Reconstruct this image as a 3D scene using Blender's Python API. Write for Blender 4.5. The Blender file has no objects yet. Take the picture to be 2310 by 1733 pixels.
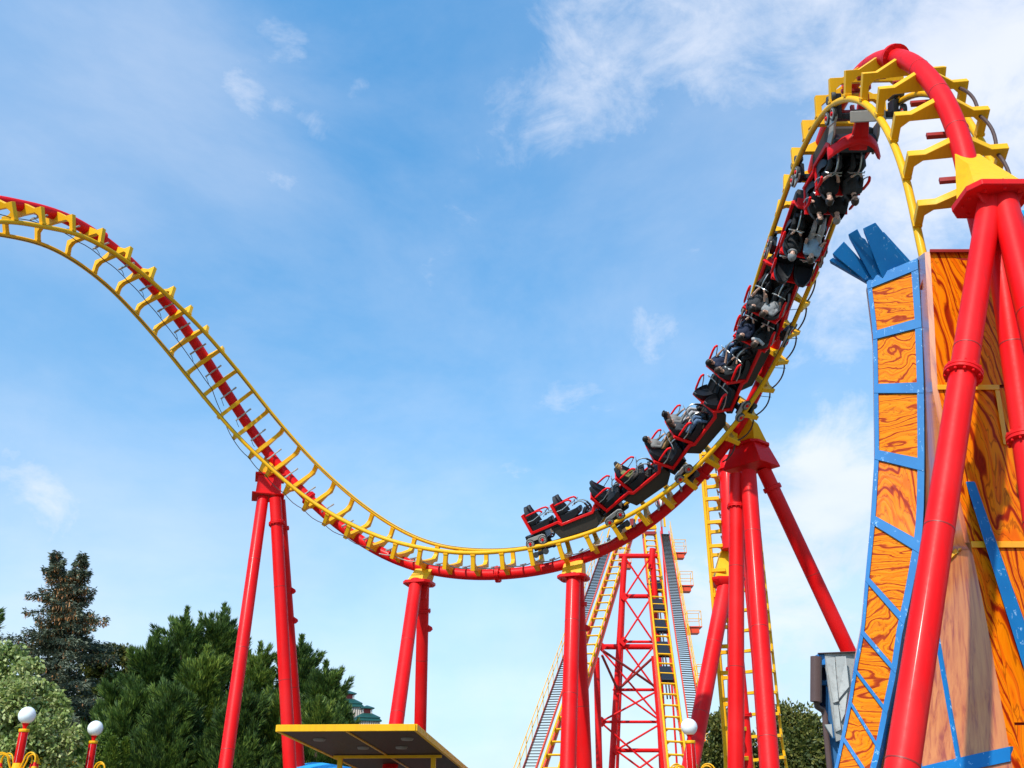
import bpy, bmesh, math, random
import numpy as np
from mathutils import Vector, Matrix

R = math.radians
sc = bpy.context.scene
col = sc.collection
random.seed(7)
rng = np.random.default_rng(11)

# ------------------------------------------------------------------ camera
PITCH = R(24.0); FPX = 2195.0; CX, CY = 1155.0, 866.5; EYE = 1.6
cam = bpy.data.cameras.new('camera')
cam.sensor_width = 36.0; cam.lens = FPX / 2310.0 * 36.0
cam.clip_start = 0.1; cam.clip_end = 4000.0
camo = bpy.data.objects.new('camera', cam); col.objects.link(camo)
camo.location = (0, 0, EYE); camo.rotation_euler = (R(90) + PITCH, 0, 0)
sc.camera = camo

def ray(u, v):
    a = (u - CX) / FPX; b = (CY - v) / FPX
    return Vector((a, math.cos(PITCH) - b * math.sin(PITCH), math.sin(PITCH) + b * math.cos(PITCH)))
def at(u, v, Y):
    """point of the place seen at photograph pixel (u, v) and standing Y metres ahead"""
    r = ray(u, v)
    return Vector((0, 0, EYE)) + r * (Y / r.y)
KD = 2310.0 / 2211.0
def ad(u, v, Y):
    return at(u * KD, v * KD, Y)

# ------------------------------------------------------------------ world
SUN_EL, SUN_AZ = R(46), R(208)      # azimuth clockwise from +Y: behind the camera, a little to the left
world = bpy.data.worlds.new('World'); sc.world = world; world.use_nodes = True
nt = world.node_tree; nt.nodes.clear()
N = nt.nodes.new; LK = nt.links.new
def wmath(op, a, b=None, clamp=False):
    n = N('ShaderNodeMath'); n.operation = op; n.use_clamp = clamp
    for i, x in enumerate((a, b)):
        if x is None: continue
        if isinstance(x, (int, float)): n.inputs[i].default_value = x
        else: LK(x, n.inputs[i])
    return n.outputs[0]
def wmix(fac, a, b, mode='MIX'):
    n = N('ShaderNodeMix'); n.data_type = 'RGBA'; n.blend_type = mode
    for sock, x in ((n.inputs[0], fac), (n.inputs[6], a), (n.inputs[7], b)):
        if isinstance(x, (int, float)): sock.default_value = x
        elif isinstance(x, tuple): sock.default_value = x
        else: LK(x, sock)
    return n.outputs[2]
tc = N('ShaderNodeTexCoord')
sky = N('ShaderNodeTexSky'); sky.sky_type = 'NISHITA'; sky.sun_disc = False
sky.sun_elevation = SUN_EL; sky.sun_rotation = SUN_AZ
sky.altitude = 200; sky.air_density = 1.0; sky.dust_density = 1.2; sky.ozone_density = 2.0
norm = N('ShaderNodeVectorMath'); norm.operation = 'NORMALIZE'; LK(tc.outputs['Generated'], norm.inputs[0])
D = norm.outputs[0]
def noise(scale, detail, rough, sx=1, sy=1, sz=1, off=(0, 0, 0), dist=0.0):
    m = N('ShaderNodeMapping'); LK(D, m.inputs[0]); m.inputs['Scale'].default_value = (sx, sy, sz); m.inputs['Location'].default_value = off
    t = N('ShaderNodeTexNoise'); LK(m.outputs[0], t.inputs['Vector'])
    t.inputs['Scale'].default_value = scale; t.inputs['Detail'].default_value = detail
    t.inputs['Roughness'].default_value = rough; t.inputs['Distortion'].default_value = dist
    return t.outputs[0]
def smooth(x, lo, hi):
    n = N('ShaderNodeMapRange'); n.interpolation_type = 'SMOOTHSTEP'; LK(x, n.inputs[0])
    n.inputs[1].default_value = lo; n.inputs[2].default_value = hi
    return n.outputs[0]
def blob(u, v, rad, hard=0.0):
    """soft region of the sky dome round the direction of photograph pixel (u, v) (2211-wide)"""
    c = ray(u * KD, v * KD).normalized()
    d = N('ShaderNodeVectorMath'); d.operation = 'DISTANCE'; LK(D, d.inputs[0]); d.inputs[1].default_value = c
    return smooth(d.outputs['Value'], rad, rad * hard)
wisp = noise(2.6, 9, .62, 1, 1, 1.7, (3.1, .4, 1.7), .30)
fine = noise(11.0, 9, .66, 1, 1, 1.45, (.3, 5.2, .8), .55)
tiny = noise(34.0, 8, .66, 1, 1, 1.3, (2.3, 1.2, .1), .8)
def stretch(x, g): return wmath('ADD', wmath('MULTIPLY', wmath('SUBTRACT', x, .5), g), .5)
fbm = wmath('ADD', wmath('ADD', wmath('MULTIPLY', stretch(wisp, 1.8), .58), wmath('MULTIPLY', stretch(fine, 1.5), .35)), wmath('MULTIPLY', stretch(tiny, 1.4), .07))
cover = None
for (u, v, rad, amt) in [(1330, 20, .22, .19), (1480, 110, .16, .14), (1230, 90, .12, .10), (1600, 60, .14, .10), (2190, 50, .26, .30), (1950, 60, .20, .12), (2010, 300, .30, .15), (1850, 720, .30, .16), (1930, 500, .2, .08),
                         (600, 75, .046, .17), (655, 108, .034, .13), (512, 165, .036, .12), (560, 228, .036, .14), (640, 245, .032, .14), (690, 290, .036, .16), (560, 70, .09, .05),
                         (770, 183, .026, .13), (875, 170, .03, .10), (30, 985, .08, .11), (60, 1120, .10, .13), (200, 1165, .08, .13), (10, 350, .05, .13), (1410, 725, .07, .17), (1200, 875, .075, .17), (1290, 880, .05, .10),
                         (1075, 1022, .05, .16), (1160, 990, .05, .12), (1490, 530, .045, .13), (1780, 1050, .07, .18), (1000, 300, .25, .05), (1230, 1480, .34, .12), (1750, 1350, .34, .17), (1850, 1000, .22, .12), (1650, 1500, .2, .1), (1100, 380, .16, .08), (300, 290, .12, .05), (1250, 270, .14, .07)]:
    m = wmath('MULTIPLY', blob(u, v, rad), amt)
    cover = m if cover is None else wmath('ADD', cover, m)
dens = wmath('ADD', fbm, cover)
cl = smooth(dens, .54, 1.06)
lowsky = N('ShaderNodeSeparateXYZ'); LK(D, lowsky.inputs[0])
hz = smooth(lowsky.outputs[2], .50, .02)
pale = wmath('MULTIPLY', wmath('ADD', blob(2050, 250, .62), blob(60, 200, .34)), .24)
veil = wmath('MULTIPLY', smooth(wisp, .34, .74), .20)
fac = wmath('MAXIMUM', wmath('MULTIPLY', cl, .86), wmath('ADD', wmath('ADD', veil, pale), wmath('MULTIPLY', hz, .58)), True)
skyc = wmix(1.0, sky.outputs[0], (.39, .97, 1.13, 1), 'MULTIPLY')
gain = N('ShaderNodeMapRange'); LK(lowsky.outputs[2], gain.inputs[0]); gain.inputs[1].default_value = .0; gain.inputs[2].default_value = .75; gain.inputs[3].default_value = .74; gain.inputs[4].default_value = 1.42
sv = N('ShaderNodeVectorMath'); sv.operation = 'SCALE'; LK(skyc, sv.inputs[0]); LK(gain.outputs[0], sv.inputs['Scale']); skyc = sv.outputs[0]
ccol = wmix(smooth(noise(5.0, 5, .5, 1, 1, 2.2, (7, 2, 1)), .38, .68), (4.9, 5.0, 5.4, 1), (4.15, 4.45, 5.1, 1))
skyf = wmix(fac, skyc, ccol)
bg = N('ShaderNodeBackground'); LK(skyf, bg.inputs[0]); bg.inputs[1].default_value = 0.15
wo = N('ShaderNodeOutputWorld'); LK(bg.outputs[0], wo.inputs[0])

# ------------------------------------------------------------------ sun
sun = bpy.data.lights.new('sun', 'SUN'); sun.energy = 3.4; sun.angle = R(1.5); sun.color = (1.0, .955, .88)
suno = bpy.data.objects.new('sun', sun); col.objects.link(suno)
sdir = Vector((math.sin(SUN_AZ) * math.cos(SUN_EL), math.cos(SUN_AZ) * math.cos(SUN_EL), math.sin(SUN_EL)))
suno.rotation_euler = sdir.to_track_quat('Z', 'Y').to_euler(); suno.location = (-10, -30, 40)

vs = sc.view_settings; vs.view_transform = 'Standard'; vs.look = 'None'; vs.exposure = 0.45; vs.gamma = 1.0; vs.use_curve_mapping = False

# ------------------------------------------------------------------ helpers
def tag(o, label=None, cat=None, group=None, kind=None):
    if label: o['label'] = label
    if cat: o['category'] = cat
    if group: o['group'] = group
    if kind: o['kind'] = kind
    elif label: o['kind'] = 'thing'
    return o
def empty(name, loc=(0, 0, 0), label=None, cat=None, group=None, mat=None):
    o = bpy.data.objects.new(name, None); col.objects.link(o)
    o.empty_display_size = .1
    if mat is not None: o.matrix_world = mat
    else: o.location = loc
    return tag(o, label, cat, group)
def inst(name, mesh, parent=None, mat=None):
    """object of a mesh; mat is its matrix in the parent's space"""
    o = bpy.data.objects.new(name, mesh); col.objects.link(o)
    if parent is not None: o.parent = parent
    if mat is not None: o.matrix_local = mat if parent is not None else mat
    return o
def world_part(name, mesh, parent):
    """part whose mesh is in world coordinates under a parent that stands at parent.location (unrotated)"""
    o = inst(name, mesh, parent)
    o.matrix_parent_inverse = Matrix.Translation(-Vector(parent.location))
    return o

class MB:
    def __init__(s): s.v = []; s.f = []; s.mi = []
    def add(s, vs, fs, m=0):
        n = len(s.v); s.v += [tuple(p) for p in vs]; s.f += [tuple(i + n for i in f) for f in fs]; s.mi += [m] * len(fs); return s
    def box(s, c, size, ax=None, m=0):
        c = Vector(c); hx, hy, hz_ = (x / 2 for x in size)
        X, Y, Z = ax if ax else (Vector((1, 0, 0)), Vector((0, 1, 0)), Vector((0, 0, 1)))
        vs = [c + X * (a * hx) + Y * (b * hy) + Z * (d * hz_) for d in (-1, 1) for b in (-1, 1) for a in (-1, 1)]
        return s.add(vs, [(0, 2, 3, 1), (4, 5, 7, 6), (0, 1, 5, 4), (2, 6, 7, 3), (0, 4, 6, 2), (1, 3, 7, 5)], m)
    def bar(s, p, q, w, h, upv=(0, 0, 1), m=0):
        p = Vector(p); q = Vector(q); y = (q - p); L = y.length; y.normalize()
        x = y.cross(Vector(upv))
        if x.length < 1e-4: x = y.cross(Vector((1, 0, 0)))
        x.normalize(); z = x.cross(y)
        return s.box((p + q) / 2, (w, L, h), (x, y, z), m)
    def prism(s, poly, off, m=0):
        poly = [Vector(p) for p in poly]; off = Vector(off); n = len(poly)
        vs = poly + [p + off for p in poly]
        fs = [tuple(range(n - 1, -1, -1)), tuple(range(n, 2 * n))] + [(i, (i + 1) % n, n + (i + 1) % n, n + i) for i in range(n)]
        return s.add(vs, fs, m)
    def loft(s, rings, cap=True, m=0, closed=True):
        n = len(rings[0]); vs = [p for r in rings for p in r]; fs = []
        for k in range(len(rings) - 1):
            for i in range(n if closed else n - 1):
                j = (i + 1) % n; fs.append((k * n + i, k * n + j, (k + 1) * n + j, (k + 1) * n + i))
        if cap and closed:
            fs.append(tuple(range(n - 1, -1, -1))); b = (len(rings) - 1) * n; fs.append(tuple(range(b, b + n)))
        return s.add(vs, fs, m)
    def tube(s, pts, rad, seg=12, cap=True, m=0):
        pts = [Vector(p) for p in pts]; n = len(pts)
        if isinstance(rad, (int, float)): rad = [rad] * n
        rings = []; prev = None
        for i, p in enumerate(pts):
            t = (pts[min(i + 1, n - 1)] - pts[max(i - 1, 0)])
            if t.length < 1e-9: t = Vector((0, 0, 1))
            t.normalize()
            if prev is None:
                a = t.cross(Vector((0, 0, 1)))
                if a.length < 1e-3: a = t.cross(Vector((1, 0, 0)))
            else: a = prev - t * prev.dot(t)
            a.normalize(); prev = a; b = t.cross(a)
            rings.append([p + (a * math.cos(2 * math.pi * k / seg) + b * math.sin(2 * math.pi * k / seg)) * rad[i] for k in range(seg)])
        return s.loft(rings, cap, m)
    def lathe(s, prof, o=(0, 0, 0), ax=(0, 0, 1), seg=20, m=0, cap=True):
        o = Vector(o); z = Vector(ax).normalized(); x = z.cross(Vector((0, 1, 0)))
        if x.length < 1e-3: x = z.cross(Vector((1, 0, 0)))
        x.normalize(); y = z.cross(x)
        rings = [[o + z * h + (x * math.cos(2 * math.pi * k / seg) + y * math.sin(2 * math.pi * k / seg)) * max(r, 1e-4) for k in range(seg)] for r, h in prof]
        return s.loft(rings, cap, m)
    def ball(s, c, r, seg=20, rings=12, sc_=(1, 1, 1), m=0):
        c = Vector(c); rr = []
        for i in range(rings + 1):
            th = math.pi * i / rings
            rr.append([c + Vector((math.sin(th) * math.cos(2 * math.pi * k / seg) * r * sc_[0], math.sin(th) * math.sin(2 * math.pi * k / seg) * r * sc_[1], -math.cos(th) * r * sc_[2])) for k in range(seg)])
        return s.loft(rr, False, m)
    def mesh(s, name, mats, smooth=True, ang=38, bevel=0):
        me = bpy.data.meshes.new(name); me.from_pydata(s.v, [], s.f)
        if not isinstance(mats, (list, tuple)): mats = [mats]
        for m in mats: me.materials.append(m)
        if len(mats) > 1: me.polygons.foreach_set('material_index', s.mi)
        bm = bmesh.new(); bm.from_mesh(me)
        bmesh.ops.remove_doubles(bm, verts=bm.verts, dist=1e-5)
        bmesh.ops.recalc_face_normals(bm, faces=bm.faces)
        if bevel:
            es = [e for e in bm.edges if len(e.link_faces) == 2 and e.calc_face_angle(0) > R(40)]
            bmesh.ops.bevel(bm, geom=es, offset=bevel, segments=1, affect='EDGES', clamp_overlap=True)
        bm.to_mesh(me); bm.free()
        if smooth:
            me.polygons.foreach_set('use_smooth', [True] * len(me.polygons)); me.set_sharp_from_angle(angle=R(ang))
        me.update(); return me

# ------------------------------------------------------------------ materials
def new_mat(name):
    m = bpy.data.materials.new(name); m.use_nodes = True
    return m, m.node_tree, m.node_tree.nodes['Principled BSDF']
def node(nt_, typ, **kw):
    n = nt_.nodes.new(typ)
    for k, v in kw.items():
        if k in n.inputs: n.inputs[k].default_value = v
        else: setattr(n, k, v)
    return n
def mixcol(nt_, fac, a, b, mode='MIX'):
    n = nt_.nodes.new('ShaderNodeMix'); n.data_type = 'RGBA'; n.blend_type = mode
    for sock, x in ((n.inputs[0], fac), (n.inputs[6], a), (n.inputs[7], b)):
        if isinstance(x, (int, float)): sock.default_value = x
        elif isinstance(x, tuple): sock.default_value = x if len(x) == 4 else (*x, 1)
        else: nt_.links.new(x, sock)
    return n.outputs[2]
def ramp(nt_, fac, stops):
    n = nt_.nodes.new('ShaderNodeValToRGB'); nt_.links.new(fac, n.inputs[0])
    e = n.color_ramp.elements
    while len(e) < len(stops): e.new(.5)
    for k, (p, c) in enumerate(stops): e[k].position = p; e[k].color = (*c, 1) if len(c) == 3 else c
    return n.outputs[0]
def paint(name, c, rough=.32, var=.10, metal=0.0, coat=.25, dirt=.18, dirtc=None, bump=.004, scale=3.0, spec=.36, streaks=0):
    m, t, b = new_mat(name)
    tcn = node(t, 'ShaderNodeTexCoord')
    n1 = node(t, 'ShaderNodeTexNoise', Scale=scale, Detail=5.0, Roughness=.6); t.links.new(tcn.outputs['Object'], n1.inputs['Vector'])
    n2 = node(t, 'ShaderNodeTexNoise', Scale=scale * 7, Detail=6.0, Roughness=.65); t.links.new(tcn.outputs['Object'], n2.inputs['Vector'])
    dk = tuple(x * (1 - var) for x in c); lt = tuple(min(1, x * (1 + var)) for x in c)
    base = mixcol(t, n1.outputs[0], dk, lt)
    if streaks:
        mp = node(t, 'ShaderNodeMapping'); t.links.new(tcn.outputs['Object'], mp.inputs[0]); mp.inputs['Scale'].default_value = (9, 9, .35)
        n3 = node(t, 'ShaderNodeTexNoise', Scale=1.0, Detail=6.0, Roughness=.65); t.links.new(mp.outputs[0], n3.inputs['Vector'])
        n4 = node(t, 'ShaderNodeTexNoise', Scale=.7, Detail=4.0); t.links.new(tcn.outputs['Object'], n4.inputs['Vector'])
        base = mixcol(t, ramp(t, n3.outputs[0], [(.50, (0, 0, 0)), (.72, (streaks, streaks, streaks))]), base, tuple(x * .45 + .012 for x in c))
        base = mixcol(t, ramp(t, n4.outputs[0], [(.45, (0, 0, 0)), (.75, (streaks * .6,) * 3)]), base, tuple(min(1, x * .92 + .05) for x in c))
    dirtc = dirtc or tuple(x * .55 + .02 for x in c)
    msk = ramp(t, n2.outputs[0], [(.52, (0, 0, 0)), (.74, (dirt, dirt, dirt))])
    t.links.new(mixcol(t, msk, base, dirtc), b.inputs['Base Color'])
    rr = node(t, 'ShaderNodeMapRange'); t.links.new(n2.outputs[0], rr.inputs[0]); rr.inputs[3].default_value = rough * .75; rr.inputs[4].default_value = min(1, rough * 1.35)
    t.links.new(rr.outputs[0], b.inputs['Roughness'])
    b.inputs['Metallic'].default_value = metal; b.inputs['Specular IOR Level'].default_value = spec
    b.inputs['Coat Weight'].default_value = coat; b.inputs['Coat Roughness'].default_value = .12
    if bump:
        bp = node(t, 'ShaderNodeBump', Strength=.25, Distance=bump); t.links.new(n1.outputs[0], bp.inputs['Height']); t.links.new(bp.outputs[0], b.inputs['Normal'])
    return m
M = {}
M['red'] = paint('red_paint', (.74, .003, .004), .46, .07, coat=.04, dirt=.10, dirtc=(.40, .010, .010), spec=.16, streaks=.38)
M['darkred'] = paint('brown_red_paint', (.30, .018, .012), .45, .12, coat=.1)
M['orange_red'] = paint('orange_red_paint', (.72, .06, .012), .4, .1, coat=.15)
M['yellow'] = paint('yellow_paint', (.86, .40, .001), .48, .06, coat=.02, dirt=.12, dirtc=(.48, .24, .02), spec=.22, streaks=.30)
M['black'] = paint('black_plastic', (.012, .012, .016), .42, .2, coat=.1, dirt=.1, dirtc=(.03, .03, .03))
M['seat'] = paint('black_seat_shell', (.009, .009, .012), .48, .25, spec=.3, coat=.05, dirt=.12, dirtc=(.04, .04, .045))
M['floor'] = paint('dark_brown_body', (.035, .026, .02), .55, .2, coat=0, dirt=.3, dirtc=(.07, .055, .04))
M['grey'] = paint('grey_casting', (.36, .32, .29), .45, .12, coat=.1, dirt=.3)
M['steel'] = paint('bare_steel', (.48, .46, .44), .30, .12, metal=.85, coat=0, dirt=.2)
M['greysteel'] = paint('weathered_steel', (.32, .28, .24), .5, .2, metal=.4, coat=0, dirt=.5)
M['tyre'] = paint('wheel_tyre', (.05, .047, .045), .6, .15, coat=0, dirt=.3, dirtc=(.14, .12, .1))
M['hose'] = paint('brown_hose', (.075, .035, .028), .6, .2, coat=0)
M['cable'] = paint('dark_cable', (.03, .022, .02), .6, .2, coat=0)
M['white'] = paint('white_paint', (.75, .74, .72), .4, .06, coat=.1)
M['blue'] = paint('blue_paint', (.010, .16, .48), .38, .18, coat=.15, dirt=.3, dirtc=(.02, .08, .24))

# ------------------------------------------------------------------ ground
def ground_mat():
    m, t, b = new_mat('park_paving')
    tcn = node(t, 'ShaderNodeTexCoord')
    n1 = node(t, 'ShaderNodeTexNoise', Scale=.08, Detail=6.0); t.links.new(tcn.outputs['Object'], n1.inputs['Vector'])
    n2 = node(t, 'ShaderNodeTexNoise', Scale=4.0, Detail=6.0); t.links.new(tcn.outputs['Object'], n2.inputs['Vector'])
    a = mixcol(t, n2.outputs[0], (.15, .14, .12), (.26, .24, .21))
    g = mixcol(t, n2.outputs[0], (.03, .06, .015), (.07, .11, .03))
    t.links.new(mixcol(t, ramp(t, n1.outputs[0], [(.5, (0, 0, 0)), (.54, (1, 1, 1))]), a, g), b.inputs['Base Color'])
    b.inputs['Roughness'].default_value = .9
    return m
gm = MB(); gm.add([(-1500, -600, 0), (1500, -600, 0), (1500, 2500, 0), (-1500, 2500, 0)], [(0, 1, 2, 3)])
tag(inst('ground', gm.mesh('ground', ground_mat())), kind='structure')

# ------------------------------------------------------------------ coaster track
G = .60; DS = .62; ARM = .45; RS = .145; RR = .056; LST = .779
ST = [
 (-13.507,16.352,8.429, -0.9277,0.3723,0.0282),
 (-13.482,16.336,9.206, -0.9277,0.3723,0.0282),
 (-13.419,16.413,9.977, -0.9277,0.3723,0.0282),
 (-13.316,16.581,10.729, -0.9277,0.3723,0.0282),
 (-13.177,16.839,11.450, -0.9277,0.3723,0.0282),
 (-13.004,17.180,12.127, -0.9277,0.3723,0.0282),
 (-12.798,17.600,12.748, -0.9277,0.3723,0.0282),
 (-12.565,18.091,13.304, -0.9277,0.3723,0.0282),
 (-12.308,18.646,13.785, -0.9277,0.3723,0.0282),
 (-12.031,19.254,14.183, -0.9277,0.3723,0.0282),
 (-11.739,19.906,14.491, -0.9277,0.3723,0.0282),
 (-11.394,20.681,14.793, -0.9140,0.4052,0.0197),
 (-11.015,21.459,14.907, -0.9016,0.4324,-0.0071),
 (-10.616,22.228,14.851, -0.8872,0.4568,-0.0651),
 (-10.235,22.947,14.677, -0.8884,0.4406,-0.1288),
 (-9.881,23.599,14.442, -0.8789,0.4152,-0.2349),
 (-9.537,24.191,14.168, -0.8701,0.3601,-0.3365),
 (-9.182,24.735,13.845, -0.8487,0.2839,-0.4462),
 (-8.810,25.229,13.465, -0.8079,0.1917,-0.5572),
 (-8.408,25.663,13.035, -0.7626,0.0758,-0.6424),
 (-7.986,26.030,12.575, -0.7033,-0.0521,-0.7090),
 (-7.549,26.322,12.110, -0.6410,-0.1909,-0.7435),
 (-7.084,26.545,11.643, -0.5866,-0.3253,-0.7417),
 (-6.581,26.709,11.162, -0.5437,-0.4371,-0.7164),
 (-6.044,26.813,10.676, -0.5023,-0.5279,-0.6848),
 (-5.478,26.858,10.209, -0.4617,-0.6108,-0.6432),
 (-4.884,26.851,9.766, -0.4208,-0.6957,-0.5822),
 (-4.261,26.796,9.356, -0.3887,-0.7708,-0.5049),
 (-3.619,26.699,8.986, -0.3554,-0.8303,-0.4293),
 (-2.958,26.566,8.677, -0.3186,-0.8772,-0.3592),
 (-2.279,26.404,8.443, -0.3010,-0.9041,-0.3032),
 (-1.590,26.223,8.285, -0.2841,-0.9121,-0.2955),
 (-0.875,26.030,8.198, -0.2617,-0.9191,-0.2945),
 (-0.133,25.831,8.180, -0.2402,-0.9282,-0.2842),
 (0.613,25.622,8.230, -0.2291,-0.9290,-0.2908),
 (1.336,25.400,8.350, -0.2220,-0.9206,-0.3214),
 (2.028,25.154,8.547, -0.2003,-0.8939,-0.4010),
 (2.673,24.875,8.812, -0.1624,-0.8505,-0.5003),
 (3.266,24.562,9.125, -0.1087,-0.7938,-0.5984),
 (3.810,24.212,9.477, -0.0461,-0.7410,-0.6699),
 (4.308,23.825,9.857, 0.0262,-0.6806,-0.7322),
 (4.760,23.400,10.266, 0.1155,-0.6305,-0.7676),
 (5.156,22.944,10.698, 0.2008,-0.5820,-0.7880),
 (5.494,22.460,11.138, 0.3036,-0.5194,-0.7988),
 (5.772,21.943,11.582, 0.4197,-0.4510,-0.7877),
 (5.988,21.391,12.021, 0.5474,-0.3802,-0.7455),
 (6.145,20.806,12.435, 0.6616,-0.2977,-0.6882),
 (6.262,20.187,12.805, 0.7670,-0.2101,-0.6063),
 (6.354,19.531,13.118, 0.8600,-0.1348,-0.4922),
 (6.415,18.829,13.371, 0.9191,-0.0753,-0.3868),
 (6.439,18.078,13.560, 0.9620,-0.0428,-0.2696),
 (6.433,17.269,13.691, 0.9901,-0.0358,-0.1359),
 (6.409,16.409,13.754, 0.9986,-0.0327,-0.0425),
 (6.384,15.523,13.722, 0.9997,-0.0264,0.0006),
 (6.361,14.653,13.562, 0.9997,-0.0224,0.0087),
 (6.332,13.842,13.249, 0.9986,-0.0456,0.0253),
 (6.304,13.112,12.783, 0.9969,-0.0724,0.0316),
 (6.282,12.480,12.177, 0.9952,-0.0959,0.0169),
 (6.252,11.960,11.464, 0.9927,-0.1199,0.0148),
 (6.204,11.566,10.665, 0.9933,-0.1153,-0.0047),
 (6.156,11.284,9.814, 0.9880,-0.1543,-0.0114),
 (6.100,11.114,8.936, 0.9785,-0.2042,-0.0293),
 (6.062,11.023,8.165, 0.9785,-0.2042,-0.0293),
 (6.048,11.046,7.388, 0.9785,-0.2042,-0.0293),
 (6.058,11.182,6.623, 0.9785,-0.2042,-0.0293),
 (6.091,11.429,5.887, 0.9785,-0.2042,-0.0293),
 (6.147,11.780,5.196, 0.9785,-0.2042,-0.0293),
 (6.225,12.229,4.566, 0.9785,-0.2042,-0.0293),
 (6.322,12.764,4.011, 0.9785,-0.2042,-0.0293),
 (6.438,13.374,3.543, 0.9785,-0.2042,-0.0293),
 (6.568,14.045,3.174, 0.9785,-0.2042,-0.0293),
 (6.706,14.746,2.863, 0.9785,-0.2042,-0.0293),
 (6.846,15.453,2.566, 0.9785,-0.2042,-0.0293),
 (6.987,16.166,2.284, 0.9785,-0.2042,-0.0293),
 (7.129,16.884,2.016, 0.9785,-0.2042,-0.0293),
 (7.273,17.607,1.763, 0.9785,-0.2042,-0.0293),
 (7.418,18.335,1.525, 0.9785,-0.2042,-0.0293),
 (7.565,19.067,1.302, 0.9785,-0.2042,-0.0293),
 (7.713,19.803,1.093, 0.9785,-0.2042,-0.0293),
 (7.862,20.544,0.900, 0.9785,-0.2042,-0.0293),
]
class Path:
    """cubic spline through track stations: rail-plane centre, lateral axis e (to the near rail), tangent t, normal n (from spine to rails)"""
    def __init__(s, st, s0):
        a = np.array(st, float); s.s0 = s0; s.n = len(a); s.y = a
        n = len(a); A = np.zeros((n, n)); B = np.zeros_like(a)
        A[0, 0] = A[-1, -1] = 1
        for i in range(1, n - 1):
            A[i, i - 1], A[i, i], A[i, i + 1] = 1, 4, 1; B[i] = 6 * (a[i + 1] - 2 * a[i] + a[i - 1])
        s.m = np.linalg.solve(A, B)
    def ev(s, x):
        x = min(max(x - s.s0, 0), s.n - 1 - 1e-9); i = int(x); u = x - i
        y0, y1, m0, m1 = s.y[i], s.y[i + 1], s.m[i], s.m[i + 1]
        a = y1 - y0 - (2 * m0 + m1) / 6
        p = y0 + u * (a + u * (m0 / 2 + u * (m1 - m0) / 6))
        dp = a + u * (m0 + u * (m1 - m0) / 2)
        return p, dp
    def fr(s, x):
        p, dp = s.ev(x)
        P = Vector(p[:3]); t = Vector(dp[:3]).normalized(); e = Vector(p[3:]); e = (e - t * e.dot(t)).normalized()
        return P, e, t, e.cross(t)
    def pt(s, x, lx=0, ly=0, lz=0):
        P, e, t, n = s.fr(x); return P + e * lx + t * ly + n * lz
    def mat(s, x):
        P, e, t, n = s.fr(x)
        return Matrix(((e.x, t.x, n.x, P.x), (e.y, t.y, n.y, P.y), (e.z, t.z, n.z, P.z), (0, 0, 0, 1)))
    def spine(s, x): return s.pt(x, 0, 0, -DS)

def tie_mesh(name, mat):
    b = MB(); g = G; w = .056
    half = [(g + .05, -.045), (g + .05, -ARM - .02), (g - .17, -ARM - .02), (.13, -DS - .03), (.10, -DS - .06)]
    inner = [(g - .055, -.045), (g - .055, -.265), (g - .16, -.36), (0.0, -.375)]
    poly = half + [(-x, z) for x, z in half[::-1]] + [(-x, z) for x, z in inner[:-1]] + [inner[-1]] + inner[:-1][::-1]
    b.prism([(x, -w, z) for x, z in poly], (0, 2 * w, 0))
    for sg in (-1, 1):
        b.box((sg * (g + .003), 0, -.062), (.118, .13, .05))
        b.box((sg * (g - .04), 0, -.40), (.03, .10, .03))
    return b.mesh(name, mat, True, 35, .006)
TIE = tie_mesh('tie', M['yellow'])
def flange_mesh():
    b = MB(); b.lathe([(RS, -.05), (RS + .075, -.05), (RS + .075, -.008), (RS + .06, -.004), (RS + .06, .004), (RS + .075, .008), (RS + .075, .05), (RS, .05)], (0, 0, -DS), (0, 1, 0), 24)
    for k in range(10):
        a = 2 * math.pi * k / 10; b.lathe([(.016, -.075), (.016, .075)], (math.cos(a) * (RS + .045), 0, -DS + math.sin(a) * (RS + .045)), (0, 1, 0), 6)
    return b.mesh('flange', M['red'])
FLANGE = flange_mesh()
def bar_mesh():
    b = MB(); b.lathe([(.0, -.30), (.026, -.30), (.026, -.20), (.021, -.19), (.021, .22), (.028, .23), (.028, .26), (0, .26)], (0, 0, -DS + RS + .06), (1, 0, 0), 8)
    b.box((0, 0, -DS + RS + .02), (.06, .05, .08)); b.box((.17, 0, -DS + RS + .055), (.10, .045, .05)); return b.mesh('sensor_bar', M['grey'])
BAR = bar_mesh()
BAR_WIDE = (lambda b: (b.box((-.05, 0, -DS + RS + .10), (.50, .07, .05)), b.box((-.05, 0, -DS + RS + .14), (.48, .04, .025)), b.box((.2, 0, -DS + RS + .03), (.07, .07, .12)), b.mesh('brake_bar', M['darkred']))[-1])(MB())

def put(o, parent, mw):
    o.parent = parent; o.matrix_parent_inverse = Matrix.Translation(-Vector(parent.location)); o.matrix_basis = mw; return o

def sweep(path, a, b, lx, lz, r, seg, step=.2):
    n = int((b - a) / step) + 1
    m = MB(); m.tube([path.pt(a + (b - a) * i / (n - 1), lx, 0, lz) for i in range(n)], r, seg); return m

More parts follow.
